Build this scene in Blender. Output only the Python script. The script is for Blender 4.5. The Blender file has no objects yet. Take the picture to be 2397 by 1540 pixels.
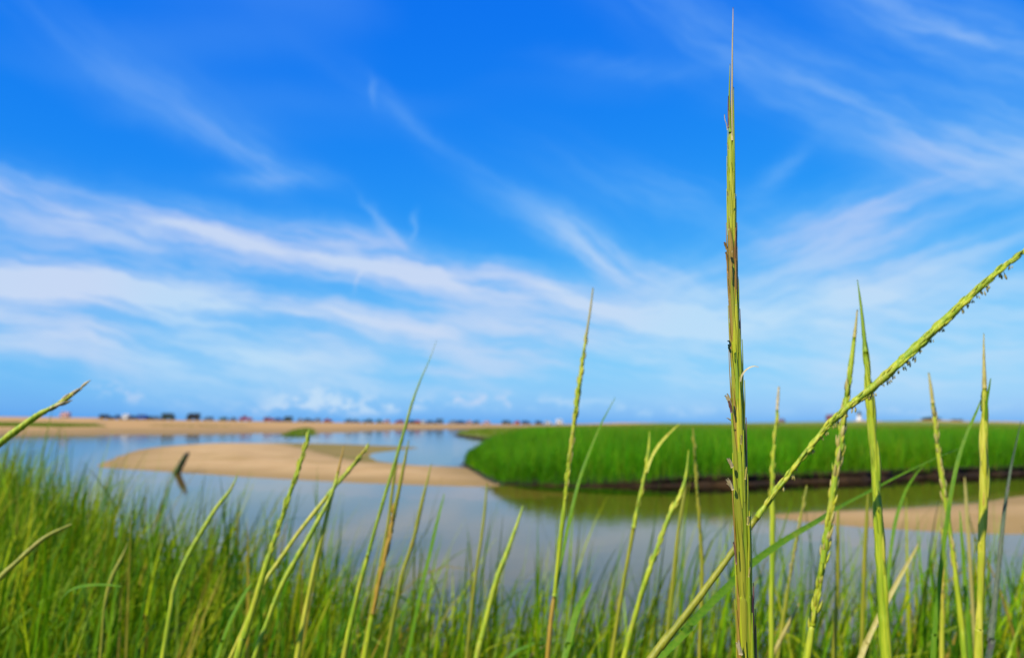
import bpy, math, random
import numpy as np
from mathutils import Vector, Matrix

random.seed(7)
rng = np.random.default_rng(7)
R = math.radians
scene = bpy.context.scene
col = scene.collection

# ------------------------------------------------------------------ camera
W0, H0, F0 = 2397.0, 1540.0, 1995.0        # measuring grid of the photograph and its focal length in the same units
EYE = 1.5
PITCH = math.atan(220.0 / F0)
cam_data = bpy.data.cameras.new('camera')
cam = bpy.data.objects.new('camera', cam_data)
col.objects.link(cam)
cam.location = (0, 0, EYE)
cam.rotation_euler = (math.pi / 2 + PITCH, 0, 0)
cam_data.sensor_width = 36.0
cam_data.lens = 36.0 * F0 / W0
cam_data.clip_start = 0.02
cam_data.clip_end = 9000
cam_data.dof.use_dof = True
cam_data.dof.focus_distance = 0.45
cam_data.dof.aperture_fstop = 10.5
scene.camera = cam

# ------------------------------------------------------------------ sun, exposure
SUN_EL, SUN_AZ = R(44), R(-138)            # azimuth from +Y towards +X: sun to the left and a little behind
sun_dir = Vector((math.sin(SUN_AZ) * math.cos(SUN_EL), math.cos(SUN_AZ) * math.cos(SUN_EL), math.sin(SUN_EL)))
sd = bpy.data.lights.new('sun', 'SUN')
sd.energy = 4.6
sd.angle = R(0.53)
sd.color = (1.0, 0.92, 0.74)
so = bpy.data.objects.new('sun', sd)
so.rotation_euler = sun_dir.to_track_quat('Z', 'Y').to_euler()
so.location = sun_dir * 50
col.objects.link(so)
scene.view_settings.view_transform = 'Standard'
scene.view_settings.look = 'None'
scene.view_settings.exposure = 0.3
scene.view_settings.gamma = 1.0
scene.view_settings.use_curve_mapping = False
scene.cycles.use_denoising = True
scene.cycles.max_bounces = 8
scene.cycles.transparent_max_bounces = 12
scene.cycles.caustics_reflective = False
scene.cycles.caustics_refractive = False


def ray(X, Y):
    u = (X - W0 / 2) / F0
    v = -(Y - H0 / 2) / F0
    c, s = math.cos(PITCH), math.sin(PITCH)
    return np.array([u, c - v * s, s + v * c])


def on_ground(X, Y, z=0.0):
    r = ray(X, Y)
    t = (z - EYE) / r[2]
    return np.array([r[0] * t, r[1] * t])


def at_depth(X, Y, d):
    r = ray(X, Y)
    t = d / r[1]
    return np.array([r[0] * t, d, EYE + r[2] * t])


def azel(X, Y):
    r = ray(X, Y)
    r = r / np.linalg.norm(r)
    return math.atan2(r[0], r[1]), math.asin(r[2])


# ------------------------------------------------------------------ world: graded physical sky and cirrus
world = bpy.data.worlds.new('World')
scene.world = world
world.use_nodes = True
world.cycles.sampling_method = 'MANUAL'
world.cycles.sample_map_resolution = 256
nt = world.node_tree
nt.nodes.clear()


class NB:
    """small node-building helper"""
    def __init__(s, tree):
        s.t = tree

    def n(s, kind, **kw):
        nd = s.t.nodes.new(kind)
        for k, v in kw.items():
            setattr(nd, k, v)
        return nd

    def put(s, sock, v):
        if isinstance(v, bpy.types.NodeSocket):
            s.t.links.new(v, sock)
        else:
            sock.default_value = v

    def m(s, op, a, b=None, c=None, clamp=False):
        nd = s.n('ShaderNodeMath', operation=op, use_clamp=clamp)
        s.put(nd.inputs[0], a)
        if b is not None:
            s.put(nd.inputs[1], b)
        if c is not None:
            s.put(nd.inputs[2], c)
        return nd.outputs[0]

    def vm(s, op, a, b=None, scale=None):
        nd = s.n('ShaderNodeVectorMath', operation=op)
        s.put(nd.inputs[0], a)
        if b is not None:
            s.put(nd.inputs[1], b)
        if scale is not None:
            s.put(nd.inputs['Scale'], scale)
        return nd.outputs['Value'] if op in ('LENGTH', 'DOT_PRODUCT') else nd.outputs[0]

    def mapping(s, v, loc=(0, 0, 0), rot=(0, 0, 0), scale=(1, 1, 1), kind='POINT'):
        nd = s.n('ShaderNodeMapping', vector_type=kind)
        s.put(nd.inputs['Vector'], v)
        if kind != 'NORMAL':
            nd.inputs['Location'].default_value = loc
        nd.inputs['Rotation'].default_value = rot
        nd.inputs['Scale'].default_value = scale
        return nd.outputs[0]

    def noise(s, v, scale, detail=4, rough=0.55, dist=0.0, out='Fac', flat=False):
        nd = s.n('ShaderNodeTexNoise', noise_dimensions='2D' if flat else '3D')
        s.put(nd.inputs['Vector'], v)
        nd.inputs['Scale'].default_value = scale
        nd.inputs['Detail'].default_value = detail
        nd.inputs['Roughness'].default_value = rough
        nd.inputs['Distortion'].default_value = dist
        return nd.outputs[out]

    def mr(s, v, a, b, c=0.0, d=1.0, smooth=True):
        nd = s.n('ShaderNodeMapRange', interpolation_type='SMOOTHSTEP' if smooth else 'LINEAR')
        s.put(nd.inputs['Value'], v)
        for k, x in zip(('From Min', 'From Max', 'To Min', 'To Max'), (a, b, c, d)):
            s.put(nd.inputs[k], x)
        return nd.outputs[0]

    def mix(s, f, a, b, blend='MIX'):
        nd = s.n('ShaderNodeMix', data_type='RGBA', blend_type=blend)
        s.put(nd.inputs['Factor'], f)
        s.put(nd.inputs[6], a)
        s.put(nd.inputs[7], b)
        return nd.outputs[2]


SKY_STRENGTH = 0.1
b = NB(nt)
tc = b.n('ShaderNodeTexCoord')
sep = b.n('ShaderNodeSeparateXYZ')
nt.links.new(tc.outputs['Generated'], sep.inputs[0])
az = b.m('ARCTAN2', sep.outputs[0], sep.outputs[1])
el = b.m('ARCSINE', sep.outputs[2])
cmb = b.n('ShaderNodeCombineXYZ')
nt.links.new(az, cmb.inputs[0])
nt.links.new(el, cmb.inputs[1])
cmb.inputs[2].default_value = 1.0
P = cmb.outputs[0]
w1 = b.noise(P, 5.0, 1, 0.5, out='Color', flat=True)
w2 = b.noise(P, 26.0, 2, 0.6, out='Color', flat=True)
warp = b.vm('ADD', b.vm('SCALE', b.vm('MULTIPLY', b.vm('SUBTRACT', w1, (0.5, 0.5, 0.5)), (1, 1, 0)), scale=0.032),
            b.vm('SCALE', b.vm('MULTIPLY', b.vm('SUBTRACT', w2, (0.5, 0.5, 0.5)), (1, 1, 0)), scale=0.010))
PW = b.vm('ADD', P, warp)

FAM = {
    # streaks: X, Y, half length, half width, fall to the right in degrees, density
    9: [(330, 545, 560, 62, 10, .50), (930, 618, 440, 60, 9, .72), (620, 582, 640, 24, 9, .40), (40, 500, 330, 60, 12, .22),
        (70, 652, 330, 62, 6, .75), (560, 712, 620, 52, 6, .50), (30, 700, 250, 40, 4, .25), (950, 775, 900, 80, 3, .35),
        (200, 800, 620, 50, 3, .45), (700, 860, 1300, 60, 1, .30), (1200, 930, 1900, 60, 0, .16), (1900, 760, 620, 100, 0, .38), (1500, 740, 420, 60, 4, .40),
        (2050, 860, 700, 60, -2, .25), (1250, 660, 190, 32, 18, .28), (-600, 560, 500, 120, 8, .5), (3000, 700, 600, 120, 0, .4)],
    28: [(1950, 210, 660, 80, 28, .24), (2240, 75, 340, 75, 30, .36), (1480, 620, 330, 62, 24, .40), (1390, 580, 220, 42, 34, .22),
         (1060, 370, 380, 34, 33, .08), (480, 300, 330, 44, 24, .08), (545, 352, 190, 28, 15, .15), (640, 432, 120, 25, -3, .18),
         (630, 385, 85, 40, 55, .13), (2300, 400, 330, 60, 22, .22), (1560, 470, 330, 70, 20, .16), (930, 250, 130, 20, 40, .08),
         (300, 150, 420, 70, 24, .07), (2800, 450, 500, 100, 28, .4)],
    -14: [(1980, 570, 380, 95, -8, .38), (2200, 640, 360, 80, -10, .34), (1820, 420, 150, 26, -38, .16), (1750, 700, 360, 80, 4, .28),
          (2080, 480, 200, 40, -12, .20), (1470, 150, 200, 26, 5, .10)],
}
PUFFS = [(275, 920, 60, 22, 0, .34), (760, 925, 125, 34, 0, .46), (890, 942, 190, 18, 2, .30), (1180, 945, 300, 24, 1, .26),
         (640, 945, 130, 16, 0, .24), (430, 925, 60, 12, 0, .16), (2200, 955, 500, 14, 0, .16), (1500, 950, 300, 14, 0, .14)]
CURLS = [(878, 505, 48, 13, 50, .24), (920, 548, 36, 12, 48, .22), (972, 512, 20, 10, -80, .20), (964, 540, 22, 8, -66, .18),
         (842, 655, 30, 5, -68, .22), (875, 215, 34, 10, 82, .14)]


def blob(vec, X, Y, a, bb, ang, dens):
    ca, ce = azel(X, Y)
    a, bb = a / F0, bb / F0
    c_, s_ = math.cos(-R(ang)), math.sin(-R(ang))
    lx = b.vm('DOT_PRODUCT', vec, (c_ / a, s_ / a, -(c_ * ca + s_ * ce) / a))
    ly = b.vm('DOT_PRODUCT', vec, (-s_ / bb, c_ / bb, (s_ * ca - c_ * ce) / bb))
    r2 = b.m('MULTIPLY_ADD', ly, ly, b.m('MULTIPLY', lx, lx))
    return b.m('POWER', math.exp(-1.35), r2), dens


def total(lst, vec):
    acc = None
    for q in lst:
        v, dn = blob(vec, *q)
        acc = b.m('MULTIPLY', v, dn) if acc is None else b.m('MULTIPLY_ADD', v, dn, acc)
    return acc


dens = None
for ang, lst in FAM.items():
    c_, s_ = math.cos(R(ang)), math.sin(R(ang))
    st = b.n('ShaderNodeCombineXYZ')                     # fibres run along the streaks
    nt.links.new(b.vm('DOT_PRODUCT', PW, (6.0 * c_, -6.0 * s_, 0)), st.inputs[0])
    nt.links.new(b.vm('DOT_PRODUCT', PW, (38.0 * s_, 38.0 * c_, 0)), st.inputs[1])
    wisp = b.mr(b.noise(st.outputs[0], 1.0, 4, 0.56, flat=True), 0.25, 0.75, 0.45, 1.35)
    d = b.m('MULTIPLY', total(lst, PW), wisp)
    dens = d if dens is None else b.m('ADD', dens, d)
lump = b.mr(b.noise(b.mapping(P, scale=(34, 60, 1)), 1.0, 4, 0.65, flat=True), 0.40, 0.66, 0.0, 1.5)
dens = b.m('ADD', dens, b.m('MULTIPLY', total(PUFFS, PW), lump))
PC = b.vm('ADD', P, b.vm('SCALE', b.vm('MULTIPLY', b.vm('SUBTRACT', w2, (0.5, 0.5, 0.5)), (1, 1, 0)), scale=0.02))
dens = b.m('ADD', dens, total(CURLS, PC))
# the same thin veil goes on round the whole sky
veil = b.mr(b.noise(b.mapping(PW, (3, 1, 0), (0, 0, 0), (1.8, 6.0, 1)), 1.0, 2, 0.55, flat=True), 0.50, 0.90, 0.0, 0.16)
dens = b.m('ADD', dens, veil)
dens = b.m('MULTIPLY', dens, 0.92)
dens = b.m('MINIMUM', dens, 0.86)

sky = b.n('ShaderNodeTexSky', sky_type='NISHITA')
sky.sun_disc = False
sky.sun_elevation = SUN_EL
sky.sun_rotation = SUN_AZ
sky.altitude = 0
sky.air_density = 1.0
sky.dust_density = 0.6
sky.ozone_density = 2.0
ss = b.n('ShaderNodeSeparateColor')
nt.links.new(sky.outputs[0], ss.inputs[0])
SKY_R, SKY_G, SKY_B = (0.66, 2.35), (0.67, 0.92), (0.82, 0.14)


def grade(ch, k, g):
    return b.m('MULTIPLY', b.m('POWER', b.m('MULTIPLY', ch, SKY_STRENGTH), g), k / SKY_STRENGTH)


cc = b.n('ShaderNodeCombineColor')
nt.links.new(grade(ss.outputs[0], *SKY_R), cc.inputs[0])
nt.links.new(grade(ss.outputs[1], *SKY_G), cc.inputs[1])
nt.links.new(grade(ss.outputs[2], *SKY_B), cc.inputs[2])
pink = b.mr(b.noise(P, 3.0, 1, flat=True), 0.4, 0.65)
cloud = b.mix(pink, (4.5, 6.2, 7.7, 1), (5.3, 6.0, 7.4, 1))
thin = b.mr(dens, 0.05, 0.55)                          # thin ice veils scatter bluer light than the thick bank
final = b.mix(dens, cc.outputs[0], b.mix(thin, (2.7, 5.7, 7.9, 1), cloud))
bg = b.n('ShaderNodeBackground')
nt.links.new(final, bg.inputs[0])
bg.inputs[1].default_value = SKY_STRENGTH
wo = b.n('ShaderNodeOutputWorld')
nt.links.new(bg.outputs[0], wo.inputs[0])

# ------------------------------------------------------------------ helpers


def tag(o, label=None, cat=None, group=None, kind=None):
    if label:
        o['label'] = label
    if cat:
        o['category'] = cat
    if group:
        o['group'] = group
    if kind:
        o['kind'] = kind
    return o


def link(name, me, mat=None, parent=None):
    if mat is not None:
        for x in (mat if isinstance(mat, (list, tuple)) else [mat]):
            me.materials.append(x)
    o = bpy.data.objects.new(name, me)
    col.objects.link(o)
    if parent is not None:
        o.parent = parent
    return o


def empty(name, loc):
    o = bpy.data.objects.new(name, None)
    o.empty_display_size = 0.05
    o.location = loc
    col.objects.link(o)
    return o


def np_mesh(name, verts, quads=None, tris=None, smooth=True, colors=None):
    """fast mesh from numpy arrays"""
    me = bpy.data.meshes.new(name)
    verts = np.asarray(verts, dtype=np.float32)
    nq = 0 if quads is None else len(quads)
    ntr = 0 if tris is None else len(tris)
    me.vertices.add(len(verts))
    me.vertices.foreach_set('co', verts.ravel())
    idx, st = [], []
    if nq:
        idx.append(np.asarray(quads, dtype=np.int32).ravel())
        st.append(np.arange(nq, dtype=np.int32) * 4)
    if ntr:
        idx.append(np.asarray(tris, dtype=np.int32).ravel())
        st.append(nq * 4 + np.arange(ntr, dtype=np.int32) * 3)
    idx = np.concatenate(idx)
    st = np.concatenate(st)
    me.loops.add(len(idx))
    me.loops.foreach_set('vertex_index', idx)
    me.polygons.add(nq + ntr)
    me.polygons.foreach_set('loop_start', st)
    if smooth:
        me.polygons.foreach_set('use_smooth', np.ones(nq + ntr, dtype=bool))
    if colors is not None:
        ca = me.color_attributes.new('tint', 'FLOAT_COLOR', 'POINT')
        cl = np.ones((len(verts), 4), dtype=np.float32)
        cl[:, :3] = colors
        ca.data.foreach_set('color', cl.ravel())
    me.update(calc_edges=True)
    me.validate()
    return me


def new_mat(name):
    m = bpy.data.materials.new(name)
    m.use_nodes = True
    t = m.node_tree
    t.nodes.clear()
    nb = NB(t)
    out = nb.n('ShaderNodeOutputMaterial')
    pr = nb.n('ShaderNodeBsdfPrincipled')
    t.links.new(pr.outputs[0], out.inputs[0])
    return m, nb, pr, out


def C(r, g, bb):
    return (r, g, bb, 1.0)


def mat_ground(name, c1, c2, scale, rough=0.9, bump=0.02, c3=None, fine=60.0, spec=0.2, stretch=(1, 1, 1)):
    m, nb, pr, out = new_mat(name)
    geo = nb.n('ShaderNodeNewGeometry')
    pos = nb.mapping(geo.outputs['Position'], scale=stretch)
    f = nb.mr(nb.noise(pos, scale, 6, 0.6), 0.35, 0.65)
    c = nb.mix(f, c1, c2)
    if c3 is not None:
        f2 = nb.mr(nb.noise(pos, scale * 0.27, 4, 0.6, 0.3), 0.50, 0.64)
        c = nb.mix(f2, c, c3)
    g = nb.noise(pos, fine, 3, 0.6)
    c = nb.mix(nb.m('MULTIPLY', nb.mr(g, 0.4, 0.7), 0.25), c, nb.mix(1.0, c, C(.72, .70, .66), 'MULTIPLY'))
    nb.put(pr.inputs['Base Color'], c)
    pr.inputs['Roughness'].default_value = rough
    pr.inputs['Specular IOR Level'].default_value = spec
    bp = nb.n('ShaderNodeBump')
    bp.inputs['Strength'].default_value = 0.6
    bp.inputs['Distance'].default_value = bump
    nb.put(bp.inputs['Height'], nb.noise(pos, scale * 4, 5, 0.6))
    nb.put(pr.inputs['Normal'], bp.outputs[0])
    return m


def mat_leaf(name='grass_leaf', trans=0.40, rough=0.55, spec=0.12):
    """leaf colour comes from each blade's own tint"""
    m, nb, pr, out = new_mat(name)
    at = nb.n('ShaderNodeAttribute', attribute_name='tint')
    geo = nb.n('ShaderNodeNewGeometry')
    f = nb.mr(nb.noise(geo.outputs['Position'], 35.0, 3), 0.35, 0.7, 0.78, 1.15)
    c = nb.vm('SCALE', at.outputs['Color'], scale=f)
    nb.put(pr.inputs['Base Color'], c)
    pr.inputs['Roughness'].default_value = rough
    pr.inputs['Specular IOR Level'].default_value = spec
    tr = nb.n('ShaderNodeBsdfTranslucent')
    nb.put(tr.inputs[0], nb.vm('MULTIPLY', c, (1.15, 1.1, 0.6)))
    mx = nb.n('ShaderNodeMixShader')
    mx.inputs[0].default_value = trans
    m.node_tree.links.new(pr.outputs[0], mx.inputs[1])
    m.node_tree.links.new(tr.outputs[0], mx.inputs[2])
    m.node_tree.links.new(mx.outputs[0], out.inputs[0])
    return m


def mat_plant(name, c1, c2, c3, scale=(260, 260, 9), fleck=None, rough=0.45, trans=0.18, spec=0.45):
    """streaked stalk or husk: long fibres, each object shifted along the noise"""
    m, nb, pr, out = new_mat(name)
    t = nb.n('ShaderNodeTexCoord')
    oi = nb.n('ShaderNodeObjectInfo')
    sh = nb.vm('SCALE', (13.0, 7.0, 5.0), scale=oi.outputs['Random'])
    geo = nb.n('ShaderNodeNewGeometry')
    p = nb.vm('ADD', geo.outputs['Position'], sh)
    p1 = nb.mapping(p, scale=scale)
    f = nb.noise(p1, 1.0, 4, 0.6)
    c = nb.mix(nb.mr(f, 0.36, 0.64), c1, c2)
    p2 = nb.mapping(p, scale=(90, 90, 22))
    c = nb.mix(nb.mr(nb.noise(p2, 1.0, 3, 0.6), 0.54, 0.72, 0.0, 0.8), c, c3)
    if fleck is not None:
        g = nb.mr(nb.noise(p, 420.0, 2, 0.5), 0.66, 0.74)
        c = nb.mix(g, c, fleck)
    nb.put(pr.inputs['Base Color'], c)
    pr.inputs['Roughness'].default_value = rough
    pr.inputs['Specular IOR Level'].default_value = spec
    bp = nb.n('ShaderNodeBump')
    bp.inputs['Strength'].default_value = 0.55
    bp.inputs['Distance'].default_value = 0.0009
    nb.put(bp.inputs['Height'], nb.noise(nb.mapping(p, scale=(900, 900, 14)), 1.0, 3, 0.6))
    nb.put(pr.inputs['Normal'], bp.outputs[0])
    tr = nb.n('ShaderNodeBsdfTranslucent')
    nb.put(tr.inputs[0], c)
    mx = nb.n('ShaderNodeMixShader')
    mx.inputs[0].default_value = trans
    m.node_tree.links.new(pr.outputs[0], mx.inputs[1])
    m.node_tree.links.new(tr.outputs[0], mx.inputs[2])
    m.node_tree.links.new(mx.outputs[0], out.inputs[0])
    return m


def mat_plain(name, c, rough=0.5, spec=0.5, metal=0.0):
    m, nb, pr, out = new_mat(name)
    geo = nb.n('ShaderNodeNewGeometry')
    f = nb.mr(nb.noise(geo.outputs['Position'], 3.0, 4), 0.3, 0.7, 0.88, 1.08)
    nb.put(pr.inputs['Base Color'], nb.vm('SCALE', c[:3], scale=f))
    pr.inputs['Roughness'].default_value = rough
    pr.inputs['Specular IOR Level'].default_value = spec
    pr.inputs['Metallic'].default_value = metal
    return m


# ------------------------------------------------------------------ terrain
GROUND_Z = 0.30


def poly_sd(pts, x, y):
    """signed distance to a closed polygon, positive inside"""
    pts = np.asarray(pts, dtype=np.float64)
    d2 = np.full(x.shape, 1e18)
    inside = np.zeros(x.shape, dtype=bool)
    n = len(pts)
    for i in range(n):
        ax, ay = pts[i]
        bx, by = pts[(i + 1) % n]
        ex, ey = bx - ax, by - ay
        t = np.clip(((x - ax) * ex + (y - ay) * ey) / (ex * ex + ey * ey + 1e-12), 0, 1)
        dx, dy = x - ax - t * ex, y - ay - t * ey
        d2 = np.minimum(d2, dx * dx + dy * dy)
        cond = (ay > y) != (by > y)
        with np.errstate(divide='ignore', invalid='ignore'):
            xi = ex * (y - ay) / (by - ay + 1e-18) + ax
        inside ^= cond & (x < xi)
    d = np.sqrt(d2)
    return np.where(inside, d, -d)


def smooth_closed(pts, n=6):
    pts = np.asarray(pts, dtype=np.float64)
    out = []
    m = len(pts)
    for i in range(m):
        p0, p1, p2, p3 = pts[i - 1], pts[i], pts[(i + 1) % m], pts[(i + 2) % m]
        for k in range(n):
            t = k / n
            out.append(0.5 * ((2 * p1) + (p2 - p0) * t + (2 * p0 - 5 * p1 + 4 * p2 - p3) * t * t + (3 * p1 - p0 - 3 * p2 + p3) * t ** 3))
    return np.array(out)


def px_poly(lst, n=5):
    """outline given by points of the shore seen in the photograph, laid on the water level"""
    lst = smooth_closed(np.array(lst, dtype=float), n)
    return np.array([on_ground(X, Y) for X, Y in lst])


BAR_MID = px_poly([(232, 1090), (280, 1068), (340, 1050), (450, 1040), (600, 1039), (690, 1040), (760, 1052), (850, 1073), (960, 1088),
                   (1080, 1093), (1125, 1104), (1185, 1128), (1150, 1138), (1000, 1136), (800, 1128), (600, 1117), (420, 1106), (300, 1098)])
FLAT = px_poly([(620, 1037), (800, 1039), (975, 1047), (930, 1054), (862, 1063), (880, 1074), (840, 1080), (750, 1064), (650, 1050)])
BAR_RIGHT = px_poly([(1800, 1207), (1900, 1198), (2050, 1192), (2200, 1184), (2300, 1176), (2397, 1160), (2600, 1145), (2800, 1180),
                     (2600, 1240), (2397, 1249), (2250, 1247), (2050, 1236), (1900, 1222)])
_front = [(1092, 1086), (1120, 1100), (1150, 1119), (1180, 1132), (1300, 1137), (1500, 1137), (1700, 1134), (1900, 1126),
          (2100, 1118), (2250, 1112), (2397, 1106), (2700, 1098), (3400, 1080)]
_back = [(1360, 1003), (1250, 1005), (1110, 1009), (1066, 1013), (1064, 1019), (1110, 1025), (1170, 1031), (1190, 1039), (1150, 1050), (1105, 1068)]
MARSH_EDGE = np.array([on_ground(X, Y) for X, Y in _front])
MARSH = np.vstack([MARSH_EDGE, [(520, 60), (620, 330), (300, 420), (60, 330)], [on_ground(X, Y) for X, Y in _back]])
NEAR = np.array([(-40, -30), (-30, 14), (-9, 11.5), (-6.2, 9.6), (-3.6, 6.6), (-2.3, 4.9), (-1.4, 4.0), (-0.8, 3.45), (-0.3, 3.1), (0.2, 2.9),
                 (0.8, 2.9), (1.5, 3.0), (2.4, 3.3), (4.5, 3.9), (9, 4.5), (30, 3.0), (40, -30)], dtype=float)

SH_X = [-1500, 0, 400, 600, 700, 820, 880, 960, 1060, 1300, 4000]
SH_Y = [1019, 1017, 1016, 1013, 1014, 1012, 1008, 1005, 1004, 1004, 1004]
CR_X = [-1500, 0, 225, 250, 500, 700, 1000, 1300, 1370, 1450, 1700, 1830, 1950, 2100, 2170, 2300, 2397, 4000]
CR_Y = [972, 975, 977.5, 981, 984, 987, 992, 993.5, 992, 989, 990, 988, 986, 985, 984, 986.5, 988, 984]
CREST = 330.0


def noise2(x, y, f, seed=0):
    v = np.zeros_like(x)
    rr = np.random.default_rng(seed)
    for k in range(7):
        a = rr.uniform(0, 2 * math.pi)
        ff = f * rr.uniform(0.6, 1.9)
        v += np.sin(ff * (x * math.cos(a) + y * math.sin(a)) + rr.uniform(0, 6.28))
    return v / 7


def sstep(v, a, bb):
    t = np.clip((v - a) / (bb - a), 0, 1)
    return t * t * (3 - 2 * t)


def bank_low(x, y):
    """the mud bank dies away towards the sandbar"""
    return np.where(y > 32, 0.35, 0.06 + 0.56 * sstep(x / np.maximum(y, 1), 0.05, 0.24))


def terrain(x, y):
    x = np.asarray(x, dtype=np.float64)
    y = np.asarray(y, dtype=np.float64)
    r = np.hypot(x, y)
    bed = -0.42 + 0.06 * noise2(x, y, 0.25, 1)
    zone = np.zeros(x.shape, dtype=np.int32)
    z = bed.copy()
    # far beach, dune crest
    yy = np.maximum(y, 1e-3)
    X = np.where(y > 0, W0 / 2 + F0 * 1.006 * x / yy, np.where(x < 0, -1500, 4000))
    X = np.clip(X, -1500, 4000)
    rs = EYE * F0 / (np.interp(X, SH_X, SH_Y) - 990.0)
    zc = EYE + (990.0 - np.interp(X, CR_X, CR_Y)) / F0 * CREST
    t = (y - rs) / (CREST - rs)
    beach = np.where(t > 0, zc * np.clip(t, 0, 1) ** 0.85 + 0.12 * noise2(x, y, 0.07, 3) * sstep(t, 0.1, 0.6) * (1 - sstep(t, 0.8, 1.0)), 0.012 * (y - rs))
    land = sstep(X, 1280, 1500)
    after = zc - (zc + 1.5) * sstep(y, CREST + 12, CREST + 70) * (1 - land) - land * 0.6 * sstep(y, CREST, CREST + 80)
    beach = np.where(y > CREST, after, beach)
    beach = np.where(r > 1500, np.minimum(beach, 1.0 - 2.5 * sstep(r, 1500, 1800)), beach)
    use = (y > rs - 25) & (y > 60)
    z = np.where(use, np.maximum(z, beach), z)
    zone = np.where(use, 4, zone)
    # sand bars
    wob = 0.25 * noise2(x, y, 1.1, 5)
    s = poly_sd(BAR_MID, x, y) + wob * np.clip(r / 60, 0.2, 1)
    h = np.where(s > 0, 0.20 * (1 - np.exp(-s / 3.0)) + 0.006 * s, 0.05 * s)
    z = np.where(s > -6, np.maximum(z, h), z)
    zone = np.where(s > -2.0, 1, zone)
    s2 = poly_sd(FLAT, x, y) + wob
    h = np.where(s2 > 0, np.minimum(0.03, 0.02 * s2), 0.03 * s2)
    flat = (s2 > -2.0) & (s < 1.0)
    z = np.where(s2 > -6, np.maximum(z, h), z)
    zone = np.where(flat, 3, zone)
    s = poly_sd(BAR_RIGHT, x, y) + 0.4 * wob
    h = np.where(s > 0, 0.16 * (1 - np.exp(-s / 1.5)), 0.09 * s)
    z = np.where(s > -5, np.maximum(z, h), z)
    zone = np.where(s > -1.0, 2, zone)
    # marsh island
    s = poly_sd(MARSH, x, y)
    lw = bank_low(x, y)
    h = 0.33 * (lw + (1 - lw) * sstep(s, 0.4, 3.0)) + 0.03 * noise2(x, y, 1.5, 8) * sstep(s, 0.4, 2.0) + 0.45 * sstep(r, 60, 130) * sstep(s, 2, 20)
    hb = np.where(s > 0.45, h, np.where(s > -3, -0.08 + 0.1 * np.minimum(s, 0.4), -9))
    mfar = sstep(r, 230, CREST)
    mz = np.where(s > 0.45, h * (1 - mfar) + np.maximum(h, beach) * mfar, hb)
    z = np.where(s > -3, np.maximum(z, mz), z)
    zone = np.where(s > -0.2, 5, zone)
    # the bank we stand on
    s = poly_sd(NEAR, x, y) + 0.15 * noise2(x, y, 2.2, 9)
    h = -0.45 + (GROUND_Z + 0.45) * sstep(s, -0.9, 0.5) + 0.02 * noise2(x, y, 9, 11)
    z = np.where(s > -1.2, np.maximum(z, h), z)
    zone = np.where(s > -1.0, 6, zone)
    return z, zone


def build_terrain():
    radii = [0.0, 0.25]
    while radii[-1] < 5000:
        rr = radii[-1]
        radii.append(rr * (1.022 if 4 < rr < 420 else 1.06) + 0.02)
    radii = np.array(radii[1:])
    ang = np.concatenate([np.arange(-180, -42, 3.0), np.arange(-42, 42, 0.22), np.arange(42, 180, 3.0)])
    ang = np.radians(ang)
    nr, na = len(radii), len(ang)
    A, RR = np.meshgrid(ang, radii)
    x = (RR * np.sin(A)).ravel()
    y = (RR * np.cos(A)).ravel()
    z, zone = terrain(x, y)
    v = np.column_stack([x, y, z])
    i, j = np.meshgrid(np.arange(nr - 1), np.arange(na), indexing='ij')
    j2 = (j + 1) % na
    q = np.column_stack([(i * na + j).ravel(), (i * na + j2).ravel(), ((i + 1) * na + j2).ravel(), ((i + 1) * na + j).ravel()])
    q = q[:, ::-1]
    zq = np.max(zone[q], axis=1)
    parts = {}
    for k in range(7):
        f = q[zq == k]
        if len(f) == 0:
            continue
        used, inv = np.unique(f.ravel(), return_inverse=True)
        parts[k] = (v[used], inv.reshape(-1, 4))
    return parts


M_sand = mat_ground('dry_sand', C(.50, .30, .11), C(.59, .37, .145), 0.7, 0.95, 0.05, C(.42, .255, .075), 25)
M_beach = mat_ground('beach_sand', C(.55, .31, .10), C(.48, .27, .085), 0.05, 0.95, 0.05, C(.40, .24, .07), 1.5, stretch=(0.35, 1, 1))
M_flat = mat_ground('wet_mud_flat', C(.25, .175, .040), C(.29, .20, .05), 0.4, 0.85, 0.02, C(.23, .18, .03), 8, spec=0.1)
M_bed = mat_ground('creek_bed', C(.20, .165, .026), C(.23, .185, .035), 0.3, 0.9, 0.03, C(.18, .155, .022), 6)
M_mud = mat_ground('marsh_mud', C(.07, .055, .03), C(.10, .075, .035), 3.0, 0.8, 0.03, C(.06, .065, .02), 40)
M_marsh0 = mat_ground('marsh_ground', C(.15, .20, .015), C(.20, .23, .02), 0.12, 0.9, 0.15, C(.34, .26, .07), 2.0)



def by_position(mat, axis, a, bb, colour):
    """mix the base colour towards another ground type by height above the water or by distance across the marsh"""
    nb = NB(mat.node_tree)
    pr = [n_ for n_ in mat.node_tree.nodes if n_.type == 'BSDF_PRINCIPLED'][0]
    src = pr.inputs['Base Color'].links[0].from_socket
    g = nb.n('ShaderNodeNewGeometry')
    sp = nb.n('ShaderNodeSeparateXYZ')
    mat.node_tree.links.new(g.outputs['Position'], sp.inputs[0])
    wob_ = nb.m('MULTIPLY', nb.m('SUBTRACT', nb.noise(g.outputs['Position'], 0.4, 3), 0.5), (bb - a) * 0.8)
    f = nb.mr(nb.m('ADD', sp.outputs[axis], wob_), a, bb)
    nb.put(pr.inputs['Base Color'], nb.mix(f, colour, src))


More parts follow.
